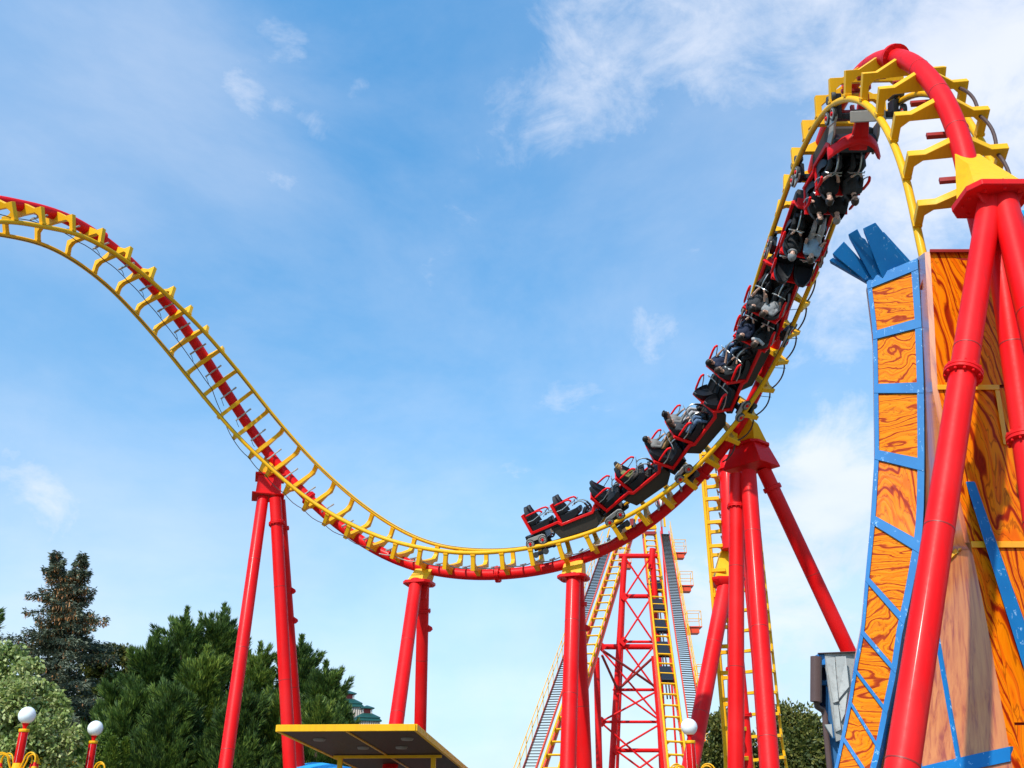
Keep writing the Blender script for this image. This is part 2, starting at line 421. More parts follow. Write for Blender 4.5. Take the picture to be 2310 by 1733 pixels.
M['wear'] = paint('worn_greasy_steel', (.10, .075, .045), .5, .3, coat=0, dirt=.5)
def build_track(root, path, a, b, ties, flanges=(), bars=(), wide=(), seams=()):
    put(inst('spine', sweep(path, a, b, 0, -DS, RS, 20).mesh('spine', M['red'])), root, Matrix())
    for sg in (-1, 1):
        put(inst('rail', sweep(path, a, b, sg * G, 0, RR, 12).mesh('rail', M['yellow'])), root, Matrix())
    for sg in (-1, 1):
        put(inst('wear_strip', sweep(path, a, b, sg * (G - .030), .040, .013, 6).mesh('wear_strip', M['wear'])), root, Matrix())
    for s in ties: put(inst('tie', TIE), root, path.mat(s))
    for s in flanges: put(inst('spine_flange', FLANGE), root, path.mat(s))
    for s in seams:
        P, e, t, n = path.fr(s); m = MB(); m.lathe([(RS - .01, -.006), (RS + .0025, -.006), (RS + .0025, .006), (RS - .01, .006)], P - n * DS, t, 24); put(inst('weld_seam', m.mesh('weld_seam', M['darkred'])), root, Matrix())
    for s in bars: put(inst('sensor_bar', BAR), root, path.mat(s))
    for s in wide: put(inst('brake_bar', BAR_WIDE), root, path.mat(s))

TR = Path(ST, -10)
track = empty('coaster_track', (0, 26, 0), 'swooping roller coaster track with red spine tube and yellow rails carrying the train', 'coaster track')
build_track(track, TR, -9.5, 68, [k for k in range(-9, 69) if k != 52], (2.45, 14.62, 22.62, 30.35, 46.55, 58.5),
            [k + .5 for k in range(0, 27)] + [27.5, 28.5, 29.5], [43.5, 44.5, 45.5, 47.5, 48.5, 49.5, 50.5], [45.3, 47.75, 48.75, 49.75, 18.3, 26.4, 9.4, 5.3])
# thin weld seams are left to the paint; cables along the track
def cable(name, pts, r, mat, parent=None, seg=7):
    m = MB(); m.tube(pts, r, seg); o = inst(name, m.mesh(name, mat)); put(o, parent or track, Matrix()); return o
cp = []
for i in range(int((18.5 - -3) / .25)):
    s = -3 + i * .25; fr_ = s - math.floor(s); sag = .05 * math.sin(math.pi * fr_)
    lx = .30 if s < 9 else (.30 + .36 * min(1, (s - 9) / 2))
    lz = -.36 if s < 9 else -.36 - .02 * min(1, (s - 9) / 2)
    cp.append(TR.pt(s, lx + sag * .3, 0, lz - sag))
cable('cable', cp, .011, M['hose'])
cp = []
for i in range(int((27 - 18.5) / .25)):
    s = 18.5 + i * .25; fr_ = s - math.floor(s); sag = .06 * math.sin(math.pi * fr_)
    cp.append(TR.pt(s, .66 - .30 * min(1, (s - 18.5) / 2), 0, -.38 - sag))
cable('cable', cp, .015, M['greysteel'])
cp = []
for i in range(int((40.5 - 31.2) / .125)):
    s = 31.2 + i * .125; fr_ = s - math.floor(s); sag = math.sin(math.pi * fr_) ** .8
    cp.append(TR.pt(s, .58 + .05 * sag, 0, -.36 - .13 * sag))
cable('hose', cp, .019, M['hose'])
cp = []
for i in range(int((53 - 47.9) / .125)):
    s = 47.9 + i * .125; fr_ = s - math.floor(s); sag = math.sin(math.pi * fr_) ** .8
    cp.append(TR.pt(s, .52 + .05 * sag, 0, -.36 - .04 * sag))
cable('hose', cp, .026, M['hose'])
for k in list(range(0, 18)) + list(range(33, 41)):
    s = k + .5
    side = .30 if k < 18 else .62
    p0 = TR.pt(s, .24 if k < 18 else .20, 0, -DS + RS + .05); p1 = TR.pt(s + .28, side, 0, -.42 if k < 18 else -.50); mid = (p0 + p1) / 2 + TR.fr(s)[3] * -.05
    cable('wire', [p0, mid, p1], .008, M['cable'], None, 5)

# ------------------------------------------------------------------ support frames
def octo(c, X, Y, hx, hy, ch=.3):
    k = ch
    pts = [(-hx, -hy * (1 - k * 1.4)), (-hx * (1 - k), -hy), (hx * (1 - k), -hy), (hx, -hy * (1 - k * 1.4)), (hx, hy * (1 - k * 1.4)), (hx * (1 - k), hy), (-hx * (1 - k), hy), (-hx, hy * (1 - k * 1.4))]
    return [c + X * a + Y * b for a, b in pts]
def leg(root, p, q, r, flanges=(), name='leg', ears=(), ground=True):
    p = Vector(p); q = Vector(q)
    if ground:
        k = (p.z - .02) / (p.z - q.z); q = p + (q - p) * k
    n = 10; m = MB(); m.tube([p + (q - p) * (i / n) for i in range(n + 1)], r, 22)
    d = (q - p).normalized()
    o = put(inst(name, m.mesh(name, M['red'])), root, Matrix())
    for f in (.22, .47, .72):
        c = p + (q - p) * (f + .05 * math.sin(p.x * 7)); m = MB(); m.lathe([(r - .01, -.007), (r + .0025, -.007), (r + .0025, .007), (r - .01, .007)], c, d, 26); f_ = inst('weld_seam', m.mesh('weld_seam', M['darkred'])); f_.parent = o
    for f in flanges:
        c = p + (q - p) * f; m = MB(); m.lathe([(r, -.045), (r + .055, -.035), (r + .055, -.007), (r + .048, -.004), (r + .048, .004), (r + .055, .007), (r + .055, .035), (r, .045)], c, d, 26)
        x = d.orthogonal().normalized(); y = d.cross(x)
        for k in range(12):
            a = 2 * math.pi * k / 12; m.lathe([(.014, -.066), (.014, .066)], c + (x * math.cos(a) + y * math.sin(a)) * (r + .032), d, 6)
        f_ = inst('leg_flange', m.mesh('leg_flange', M['red'])); f_.parent = o
    for f, sx in ears:
        c = p + (q - p) * f; m = MB(); X = Vector((sx, 0, 0))
        m.prism([c + X * r * .8 + Vector((0, -.02, .11)), c + X * (r + .10) + Vector((0, -.02, .03)), c + X * (r + .12) + Vector((0, -.02, -.03)), c + X * (r + .06) + Vector((0, -.02, -.09)), c + X * r * .8 + Vector((0, -.02, -.11))], (0, .04, 0))
        f_ = inst('lug', m.mesh('lug', M['red'])); f_.parent = o
    if ground:
        m = MB(); m.lathe([(r + .22, 0.006), (r + .22, .06), (r + .03, .08), (r + .03, .2)], (q.x, q.y, 0), (0, 0, 1), 22); b_ = inst('base_plate', m.mesh('base_plate', M['red'])); b_.parent = o
    return o
def loft_part(root, name, rings, mat, bevel=.008):
    m = MB(); m.loft(rings); return put(inst(name, m.mesh(name, mat, True, 25, bevel)), root, Matrix())
def rect(c, X, Y, hx, hy): return [c - X * hx - Y * hy, c + X * hx - Y * hy, c + X * hx + Y * hy, c - X * hx + Y * hy]
UX, UY, UZ = Vector((1, 0, 0)), Vector((0, 1, 0)), Vector((0, 0, 1))
GRP = 'red tube support frames of the roller coaster'

# first frame: under the left drop
P = TR.spine(13.05); c = at(609, 1078, P.y + .15)
s1 = empty('support_frame', (c.x, c.y, 0), 'red three-legged support frame with square head under the left drop of the track', 'support frame', GRP)
e_, t_ = TR.fr(13)[1:3]; hx_ = Vector((t_.x, t_.y, 0)).normalized(); hy_ = hx_.cross(UZ)
loft_part(s1, 'bracket', [rect(c + UZ * .02, hx_, hy_, .36, .32), rect(at(611, 1052, c.y - .08), hx_, hy_, .27, .22), rect(at(606, 1034, c.y - .05), hx_, hy_, .12, .12)], M['yellow'])
loft_part(s1, 'flange_plate', [rect(c - UZ * .03, hx_, hy_, .42, .40), rect(c + UZ * .03, hx_, hy_, .42, .40)], M['red'])
loft_part(s1, 'head', [rect(c - UZ * .62, hx_, hy_, .46, .44), rect(c - UZ * .58, hx_, hy_, .46, .44), rect(c - UZ * .575, hx_, hy_, .36, .36), rect(c - UZ * .03, hx_, hy_, .33, .34)], M['red'])
b = c - UZ * .5
leg(s1, Vector(at(593, 1125, c.y - .2)), at(508, 1733, c.y - 2.6), .165)
leg(s1, Vector(at(621, 1125, c.y - .3)), at(654, 1733, c.y - .5), .170, (.075,))
leg(s1, Vector(at(632, 1128, c.y + .25)), at(676, 1733, c.y + 2.2), .15, (.08,), ears=((.25, 1), (.33, 1)))

def box_head_support(s, u, v_fl, legs, label, w=.26):
    P = TR.spine(s); c = at(u, v_fl, P.y)
    root = empty('support_frame', (c.x, c.y, 0), label, 'support frame', GRP)
    t_ = TR.fr(s)[2]; X = Vector((t_.x, t_.y, 0)).normalized(); Y = X.cross(UZ)
    loft_part(root, 'bracket', [rect(c + UZ * .02, X, Y, w * 1.06, w), rect(Vector((P.x, P.y, P.z - .02)), X, Y, w * .98, .13)], M['yellow'])
    loft_part(root, 'flange_plate', [octo(c - UZ * .05, X, Y, w * 1.5, w * 1.55), octo(c + UZ * .03, X, Y, w * 1.5, w * 1.55)], M['red'])
    m = MB()
    for k in range(8):
        a = 2 * math.pi * (k + .5) / 8; m.lathe([(.02, -.09), (.02, .06)], c + X * math.cos(a) * w * 1.25 + Y * math.sin(a) * w * 1.3, (0, 0, 1), 6)
    put(inst('bolts', m.mesh('bolts', M['red'])), root, Matrix())['kind'] = 'stuff'
    for (top, bot, r, fl, ears) in legs: leg(root, top + Vector((0, 0, .06)), bot, r, fl, ears=ears)
    return root, c, X, Y
P = TR.spine(20); cc = at(946, 1318, P.y)
r2, c2, X2, Y2 = box_head_support(20.0, 946, 1316, [(at(938, 1318, P.y - .12), at(880, 1733, P.y - 3.2), .175, (), ()), (at(955, 1318, P.y + .12), at(946, 1733, P.y + 1.4), .165, (.10,), ((.16, 1),))], 'red two-legged support with yellow box head left of the valley of the track')
loft_part(r2, 'gusset', [rect(at(955, 1322, P.y - .02), X2, Y2, .14, .02), rect(at(952, 1352, P.y + .04), X2, Y2, .11, .02)], M['red'], .003)
P = TR.spine(25.2)
r3, c3, X3, Y3 = box_head_support(25.2, 1294, 1303, [(at(1294, 1304, P.y - .1), at(1281, 1733, P.y - 1.6), .19, (), ()), (at(1300, 1304, P.y + .15), at(1318, 1733, P.y + .6), .20, (.10,), ((.18, 1),))], 'red support with yellow box head under the last car of the train')

# fourth frame: big head under the climbing curve
P = TR.spine(31.6); c = at(1690, 1007, P.y + .3)
s4 = empty('support_frame', (c.x, c.y, 0), 'tall red support frame with broad wedge head under the climbing curve', 'support frame', GRP)
t_ = TR.fr(31.6)[2]; X = Vector((t_.x, t_.y, 0)).normalized(); Y = X.cross(UZ)
if Y.y > 0: Y = -Y
loft_part(s4, 'bracket', [rect(c + UZ * .02, X, Y, .38, .30), rect(at(1688, 960, P.y - .25), X, Y, .22, .12), rect(at(1684, 944, P.y - .35), X, Y, .10, .08)], M['yellow'])
loft_part(s4, 'flange_plate', [octo(c - UZ * .04, X, Y, .46, .40), octo(c + UZ * .03, X, Y, .46, .40)], M['red'])
m = MB()
for k in range(10):
    a = 2 * math.pi * (k + .5) / 10; m.lathe([(.024, -.10), (.024, .07)], c + X * math.cos(a) * .40 + Y * math.sin(a) * .34, (0, 0, 1), 6)
put(inst('bolts', m.mesh('bolts', M['red'])), s4, Matrix())['kind'] = 'stuff'
loft_part(s4, 'head', [rect(c - UZ * .62, X, Y, .58, .42), rect(c - UZ * .58, X, Y, .58, .42), rect(c - UZ * .04, X, Y, .38, .33)], M['red'])
leg(s4, at(1662, 1072, c.y - .12), at(1660, 1733, c.y - .6), .185, (.09,))
leg(s4, at(1688, 1068, c.y - .3), at(1737, 1733, c.y - 2.3), .20)
leg(s4, at(1722, 1058, c.y + .05), at(1905, 1450, c.y + .8), .185, (.05,))
leg(s4, at(1680, 1075, c.y + .35), at(1728, 1733, c.y + 2.6), .165)

# fifth: beside the building, carries the right-hand descent
P = TR.spine(50.55)
c = at(2238, 448, 9.72)
s5 = empty('support_frame', (c.x, c.y, 0), 'big red tripod support with octagonal head standing before the orange tower', 'support frame', GRP)
X = UX; Y = UY
loft_part(s5, 'bracket', [rect(c + UZ * .02, X, Y, .31, .26), rect(P + Vector((.03, -.16, .02)), X, Vector((0, .6, .8)), .17, .24)], M['yellow'])
loft_part(s5, 'flange_plate', [octo(c - UZ * .05, X, Y, .40, .36), octo(c + UZ * .03, X, Y, .40, .36)], M['red'])
m = MB()
for k in range(10):
    a = 2 * math.pi * (k + .5) / 10; m.lathe([(.02, -.08), (.02, .06)], c + X * math.cos(a) * .34 + Y * math.sin(a) * .30, (0, 0, 1), 6)
put(inst('bolts', m.mesh('bolts', M['red'])), s5, Matrix())['kind'] = 'stuff'
for sg in (-1, 1):
    loft_part(s5, 'gusset', [[c + Vector((sg * .05, -.13, -.05)), c + Vector((sg * .27, -.20, -.05)), c + Vector((sg * .27, -.16, -.05)), c + Vector((sg * .05, -.09, -.05))],
                             [c + Vector((sg * .05, -.13, -.42)), c + Vector((sg * .09, -.15, -.36)), c + Vector((sg * .09, -.12, -.36)), c + Vector((sg * .05, -.09, -.42))]], M['red'], .003)
leg(s5, c + Vector((-.04, -.02, -.04)), at(2035, 1733, 8.5), .138, (.30,))
leg(s5, c + Vector((.10, -.06, -.04)), at(2580, 1733, 7.9), .150)
leg(s5, c + Vector((.06, .12, -.04)), at(2420, 1733, 9.35), .140, (.37,))

# ------------------------------------------------------------------ train
def car_meshes():
    o = {}
    W = .46
    # lower red side frame (stepped), tub and chassis
    def side(sg):
        b = MB(); x0 = sg * W; t = .07
        prof = [(-.10, .38), (.68, .42), (.76, .33), (1.66, .355), (1.80, .47), (1.80, .57), (1.75, .57), (1.64, .425), (.80, .40), (.72, .49), (-.05, .45)]
        b.prism([(x0, y, z) for y, z in prof], (-sg * t, 0, 0)); return b.mesh('side_frame', M['red'], True, 30, .008)
    o['side_frame'] = [side(-1), side(1)]
    b = MB()
    prof = [(.45, .36), (.62, .02), (1.60, -.02), (1.84, .16), (1.80, .40), (.80, .36)]
    b.prism([(-.40, y, z) for y, z in prof], (.80, 0, 0)); o['tub'] = b.mesh('tub', M['floor'], True, 30, .015)
    b = MB(); b.box((0, .55, .385), (.84, 1.2, .05)); b.box((0, .02, .27), (.7, .5, .18)); b.box((0, -.1, .30), (.22, .5, .14))
    o['floor'] = b.mesh('floor', M['black'], True, 30, .01)
    b = MB(); b.prism([(-.13, -.05, .22), (-.13, -.42, .34), (-.13, -.62, .60), (-.13, -.50, .62), (-.13, -.34, .46), (-.13, -.02, .40)], (.26, 0, 0)); o['coupling'] = b.mesh('coupling', M['black'], True, 30, .02)
    # front bulkhead frame
    b = MB()
    for sg in (-1, 1): b.bar((sg * .43, 1.78, .50), (sg * .32, 1.83, .74), .06, .06)
    b.bar((-.33, 1.83, .735), (.33, 1.83, .735), .06, .06); b.box((0, 1.82, .56), (.74, .03, .30))
    o['front_hoop'] = b.mesh('front_hoop', M['red'], True, 30, .01)
    # row back board (red)
    b = MB(); b.prism([(-.43, -.10, .42), (-.43, -.185, 1.06), (-.43, -.12, 1.09), (-.43, -.02, .42)], (.86, 0, 0)); o['row_board'] = b.mesh('row_board', M['red'], True, 30, .008)
    # seat: pan + back shell with wings
    b = MB()
    ys = []
    secs = [(-.015, 1.285, .07, .03), (-.03, 1.20, .13, .05), (-.03, 1.08, .20, .07), (-.02, .94, .235, .10), (0.0, .80, .25, .13), (.03, .66, .25, .13)]
    rings = []
    for (y, z, hw, wing) in secs:
        rings.append([Vector((-hw, y + wing, z)), Vector((-hw * .72, y + .03, z)), Vector((hw * .72, y + .03, z)), Vector((hw, y + wing, z)), Vector((hw, y - .05, z)), Vector((-hw, y - .05, z))])
    b.loft(rings)
    o['seat_back'] = b.mesh('seat_back', M['seat'], True, 30, .012)
    b = MB()
    rings = []
    for (y, zt, hw, zb) in [(-.02, .62, .25, .42), (.12, .585, .255, .42), (.30, .60, .25, .42), (.44, .65, .225, .50), (.49, .64, .20, .58)]:
        rings.append([Vector((-hw, y, zt + .06)), Vector((-hw * .7, y, zt)), Vector((-.04, y, zt + .005)), Vector((0, y, zt + .035)), Vector((.04, y, zt + .005)), Vector((hw * .7, y, zt)), Vector((hw, y, zt + .06)), Vector((hw, y, zb)), Vector((-hw, y, zb))])
    b.loft(rings)
    o['seat_pan'] = b.mesh('seat_pan', M['seat'], True, 30, .012)
    b = MB(); rings = []
    for (y, z, hw) in [(.50, .40, .13), (.56, .52, .12), (.62, .62, .09), (.64, .64, .06)]:
        rings.append([Vector((-hw, y, z)), Vector((hw, y, z)), Vector((hw, y + .07, z - .05)), Vector((-hw, y + .07, z - .05))])
    b.loft(rings); o['leg_guard'] = b.mesh('leg_guard', M['seat'], True, 30, .01)
    # padded arm loop
    b = MB(); b.tube([(0, -.05, .80), (0, .10, .80), (0, .30, .885), (0, .385, .945)], .014, 8); o['arm_bar'] = b.mesh('arm_bar', M['steel'])
    b = MB(); b.tube([(0, -.06, 1.0), (0, .0, 1.005), (0, .25, 1.03), (0, .35, 1.02), (0, .395, .965), (0, .385, .93)], [.015, .029, .030, .030, .028, .02], 10); o['arm_pad'] = b.mesh('arm_pad', M['red'])
    # lap bar
    b = MB(); b.tube([(0, .78, .42), (0, .78, .60), (0, .73, .74), (0, .64, .84), (0, .53, .875), (0, .44, .86)], [.024, .024, .022, .021, .02, .02], 8)
    b.tube([(-.20, .40, .80), (-.17, .44, .855), (-.06, .45, .86), (.06, .45, .86), (.17, .44, .855), (.20, .40, .80)], .016, 8)
    b.tube([(-.14, .50, .96), (-.10, .49, .97), (0, .47, .90), (.10, .49, .97), (.14, .50, .96)], .012, 6)
    o['lap_bar'] = b.mesh('lap_bar', M['steel'])
    b = MB(); b.tube([(0, .775, .50), (0, .765, .62), (0, .715, .745)], .031, 8); o['bar_sleeve'] = b.mesh('bar_sleeve', M['black'])
    # wheels
    b = MB(); b.lathe([(.085, -.034), (.118, -.03), (.122, -.012), (.122, .012), (.118, .03), (.085, .034)], (0, 0, 0), (1, 0, 0), 22, cap=False)
    o['tyre'] = b.mesh('tyre', M['tyre'])
    b = MB()
    b.lathe([(.094, -.03), (.094, .03), (.078, .034), (.078, -.034)], (0, 0, 0), (1, 0, 0), 22, cap=False)
    for k in range(5):
        a = 2 * math.pi * k / 5; d = Vector((0, math.cos(a), math.sin(a))); b.bar(d * .02, d * .085, .05, .034, (1, 0, 0))
    o['rim'] = b.mesh('rim', M['grey'])
    b = MB(); b.lathe([(.0, -.042), (.034, -.042), (.038, -.03), (.038, .03), (.034, .042), (0, .042)], (0, 0, 0), (1, 0, 0), 12); o['hub'] = b.mesh('hub', M['red'])
    b = MB(); b.lathe([(.0, -.032), (.072, -.032), (.078, -.02), (.078, .02), (.072, .032), (0, .032)], (0, 0, 0), (1, 0, 0), 16); o['upstop'] = b.mesh('upstop_wheel', M['tyre'])
    # bogie arm (outer)
    b = MB()
    def lob(cy, cz, r, a0, a1, n=7): return [(cy + r * math.cos(a0 + (a1 - a0) * i / n), cz + r * math.sin(a0 + (a1 - a0) * i / n)) for i in range(n + 1)]
    prof = [(-.20, .175), (-.15, .175), (-.06, .225), (.06, .225), (.15, .175), (.20, .175), (.275, .20), (.27, .28), (.20, .325), (-.18, .325), (-.27, .28), (-.275, .20)]
    b.prism([(-.016, y, z) for y, z in prof], (.040, 0, 0)); o['bogie_plate'] = b.mesh('bogie_plate', M['grey'], True, 30, .004)
    b = MB(); b.box((-.10, 0, .10), (.10, .30, .30)); b.box((-.06, 0, -.13), (.14, .40, .10)); b.box((-.25, 0, .20), (.4, .12, .12)); o['bogie_frame'] = b.mesh('bogie_frame', M['black'], True, 30, .015)
    return o
CM = car_meshes()
def T(x, y, z): return Matrix.Translation((x, y, z))
def sub(name, mesh, parent, m=None):
    o = bpy.data.objects.new(name, mesh); col.objects.link(o); o.parent = parent
    if m is not None: o.matrix_basis = m
    return o
def bogie(root, y0, zrot=None):
    for sg in (-1, 1):
        m = T(0, y0, 0) if zrot is None else zrot
        bo = sub('bogie', CM['bogie_frame'], root, m @ (T(G, 0, 0) if sg > 0 else Matrix.Rotation(math.pi, 4, 'Z') @ T(G, 0, 0)))
        sub('bogie_plate', CM['bogie_plate'], bo, T(-.012, 0, 0))
        for dy in (-.175, .175):
            sub('wheel', CM['tyre'], bo, T(.012, dy, RR + .122)); sub('wheel_rim', CM['rim'], bo, T(.016, dy, RR + .122)); sub('wheel_hub', CM['hub'], bo, T(.024, dy, RR + .122))
            sub('upstop_wheel', CM['upstop'], bo, T(0, dy * .8, -RR - .08))
def make_car(s, label, front=False, last=False):
    P, e, t, n = TR.fr(s); Q, e2, t2, n2 = TR.fr(s + 2.35)
    y = (Q - P).normalized(); x = (e * .5 + e2 * .5); x = (x - y * x.dot(y)).normalized(); z = x.cross(y)
    mw = Matrix(((x.x, y.x, z.x, P.x), (x.y, y.y, z.y, P.y), (x.z, y.z, z.z, P.z), (0, 0, 0, 1)))
    root = empty('coaster_car', label=label, cat='coaster car', group='cars of the roller coaster train', mat=mw)
    for me in CM['side_frame']: sub('side_frame', me, root)
    for k in ('tub', 'floor') if last else ('tub', 'floor', 'coupling'): sub(k, CM[k], root)
    ZS = T(0, 0, .38) @ Matrix.Diagonal((1, 1, .82, 1)) @ T(0, 0, -.38)
    if not front: sub('front_hoop', CM['front_hoop'], root, ZS)
    for ry in (0.0, .83):
        sub('row_board', CM['row_board'], root, T(0, ry, 0) @ ZS)
        for sx in (-.215, .215):
            st = sub('seat', CM['seat_pan'], root, T(sx, ry, 0) @ Matrix.Diagonal((.80, 1, 1, 1)) @ ZS)
            sub('seat_back', CM['seat_back'], st)
            sub('leg_guard', CM['leg_guard'], st)
            lb = sub('lap_bar', CM['lap_bar'], root, T(sx, ry, 0) @ Matrix.Diagonal((.8, .95, 1, 1)) @ ZS); sub('bar_sleeve', CM['bar_sleeve'], lb)
            ar = sub('arm_pad', CM['arm_pad'], root, T(sx * 2.10, ry, 0) @ ZS); sub('arm_bar', CM['arm_bar'], ar)
    bogie(root, .02)
    if front:
        # nose: red bowl with a central fin, and the leading axle
        ms = mw.inverted() @ TR.mat(s + 2.95)
        bogie(root, 0, ms)
        c = ms.translation
        b = MB(); b.box((0, 0, .0), (.5, .3, .12)); b.bar((-.5, 0, .05), (.5, 0, .05), .10, .10); sub('axle', b.mesh('axle', M['black'], True, 30, .01), root, ms @ T(0, -.04, .16))
        b = MB(); b.box((0, .02, 0), (.62, .05, .20)); sub('axle_plate', b.mesh('axle_plate', M['grey'], True, 30, .01), root, ms @ T(0, .12, .24))
        rings = []
        for k in range(13):
            a = -1 + 2 * k / 12; x_ = a * .48; yb = 1.74 + .44 * (1 - abs(a) ** 2.4); zt = .70 + .08 * abs(a)
            rings.append([Vector((x_, yb, zt)), Vector((x_, yb + .07, zt - .04)), Vector((x_ * .98, yb + .05, zt - .22)), Vector((x_ * .94, yb - .08, zt - .30)), Vector((x_ * .92, yb - .12, zt - .22)), Vector((x_ * .95, yb - .05, zt - .06))])
        b = MB(); b.loft(rings); sub('nose_rim', b.mesh('nose_rim', M['red'], True, 40, .006), root)
        b = MB()
        rings = []
        for (y_, z_, hw, dz) in [(2.00, .72, .17, .10), (2.18, .60, .15, .14), (2.38, .38, .12, .16), (2.54, .14, .10, .15), (2.64, -.05, .075, .10)]:
            rings.append([Vector((-hw, y_, z_)), Vector((0, y_ + .04, z_ + .03)), Vector((hw, y_, z_)), Vector((hw * .8, y_ - .10, z_ - dz)), Vector((-hw * .8, y_ - .10, z_ - dz))])
        b.loft(rings); sub('nose_fin', b.mesh('nose_fin', M['red'], True, 30, .012), root)
        b = MB(); b.prism([(-.40, 1.70, .62), (-.40, 2.02, .52), (-.40, 1.86, .28), (-.40, 1.64, .30)], (.80, 0, 0)); sub('nose_panel', b.mesh('nose_panel', M['black'], True, 30, .03), root)
        for sg in (-1, 1):
            b = MB(); b.prism([(sg * .43, 1.62, .60), (sg * .43, 2.0, .40), (sg * .43, 2.12, .18), (sg * .43, 1.86, .14), (sg * .43, 1.62, .34)], (-sg * .05, 0, 0)); sub('nose_cheek', b.mesh('nose_cheek', M['grey'], True, 30, .01), root)
    return root, mw
CARS = []
names = ['leading red car with nose fin, upside down at the top of the curve', 'second car from the front, hanging with its rear seats empty', 'car with grey-shirted rider, third from the front of the train',
         'fourth car of the train, front row taken, rear row empty', 'fifth car of the train above the wedge-headed support', 'sixth car of the train with one blond child aboard', 'empty last car of the train, nearly level in the valley']
S_CAR = [41.95, 39.0, 36.05, 33.10, 30.15, 27.22, 24.28]
for k in range(7): CARS.append(make_car(S_CAR[k], names[k], k == 0, k == 6))

# ------------------------------------------------------------------ painted-wood fantasy tower
def wood(name, light, mid, dark, scale=1.0, stretch=(1, 1, .22), ring=False, rough=.45, coat=.08, contrast=1.0):
    m, t, b = new_mat(name)
    tcn = node(t, 'ShaderNodeTexCoord'); oi = node(t, 'ShaderNodeObjectInfo')
    mp = node(t, 'ShaderNodeMapping'); t.links.new(tcn.outputs['Object'], mp.inputs[0]); mp.inputs['Scale'].default_value = tuple(scale * s for s in stretch)
    off = node(t, 'ShaderNodeVectorMath', operation='ADD'); t.links.new(mp.outputs[0], off.inputs[0])
    k = node(t, 'ShaderNodeMath', operation='MULTIPLY'); t.links.new(oi.outputs['Random'], k.inputs[0]); k.inputs[1].default_value = 37.0
    t.links.new(k.outputs[0], off.inputs[1])
    nz = node(t, 'ShaderNodeTexNoise', Scale=1.1, Detail=2.0, Roughness=.5); t.links.new(off.outputs[0], nz.inputs['Vector'])
    ms = node(t, 'ShaderNodeVectorMath', operation='SCALE'); t.links.new(nz.outputs[1], ms.inputs[0]); ms.inputs['Scale'].default_value = 1.5
    v2 = node(t, 'ShaderNodeVectorMath', operation='ADD'); t.links.new(off.outputs[0], v2.inputs[0]); t.links.new(ms.outputs[0], v2.inputs[1])
    w1 = node(t, 'ShaderNodeTexWave', Scale=1.5, Distortion=5.0, Detail=3.0); w1.inputs['Detail Scale'].default_value = 1.2; w1.wave_type = 'RINGS' if ring else 'BANDS'
    if not ring: w1.bands_direction = 'DIAGONAL'
    t.links.new(v2.outputs[0], w1.inputs['Vector'])
    w2 = node(t, 'ShaderNodeTexWave', Scale=4.6, Distortion=7.0, Detail=4.0); w2.inputs['Detail Scale'].default_value = 1.6; w2.wave_type = 'RINGS' if ring else 'BANDS'
    if not ring: w2.bands_direction = 'DIAGONAL'
    t.links.new(v2.outputs[0], w2.inputs['Vector'])
    c1 = ramp(t, w1.outputs[1], [(.0, mid), (.35, light), (.75, light), (1.0, mid)])
    l1 = ramp(t, w1.outputs[1], [(.0, (1, 1, 1)), (.05 * contrast, (.8, .8, .8)), (.12 * contrast, (0, 0, 0)), (1, (0, 0, 0))])
    l2 = ramp(t, w2.outputs[1], [(.0, (1, 1, 1)), (.10 * contrast, (0, 0, 0)), (1, (0, 0, 0))])
    c2 = mixcol(t, l1, c1, dark)
    k2 = node(t, 'ShaderNodeMath', operation='MULTIPLY'); t.links.new(l2, k2.inputs[0]); k2.inputs[1].default_value = .55
    c3 = mixcol(t, k2.outputs[0], c2, tuple(x * .6 for x in dark))
    nb = node(t, 'ShaderNodeTexNoise', Scale=.9, Detail=5.0); t.links.new(tcn.outputs['Object'], nb.inputs['Vector'])
    t.links.new(mixcol(t, .25, c3, mixcol(t, nb.outputs[0], (.6, .55, .5), (1.0, 1.0, 1.0)), 'MULTIPLY'), b.inputs['Base Color'])
    b.inputs['Specular IOR Level'].default_value = .08; b.inputs['Roughness'].default_value = rough; b.inputs['Coat Weight'].default_value = coat; b.inputs['Coat Roughness'].default_value = .15
    bp = node(t, 'ShaderNodeBump', Strength=.3, Distance=.006); t.links.new(w2.outputs[1], bp.inputs['Height']); t.links.new(bp.outputs[0], b.inputs['Normal'])
    return m
OR_L, OR_M, OR_D = (.84, .205, .001), (.78, .125, .001), (.30, .014, .001)
M['wood_v'] = wood('painted_wood_upright', OR_L, OR_M, OR_D, 1.7, (1, 1, .26))
M['wood_h'] = wood('painted_wood_level', (.80, .225, .001), (.74, .165, .001), (.34, .03, .004), 2.6, (.30, .30, 1.2), rough=.55, coat=.0)
M['wood_r'] = wood('painted_wood_rings', (.80, .225, .001), (.74, .165, .001), (.34, .03, .004), 1.8, (1, 1, .8), True, rough=.55, coat=.0)
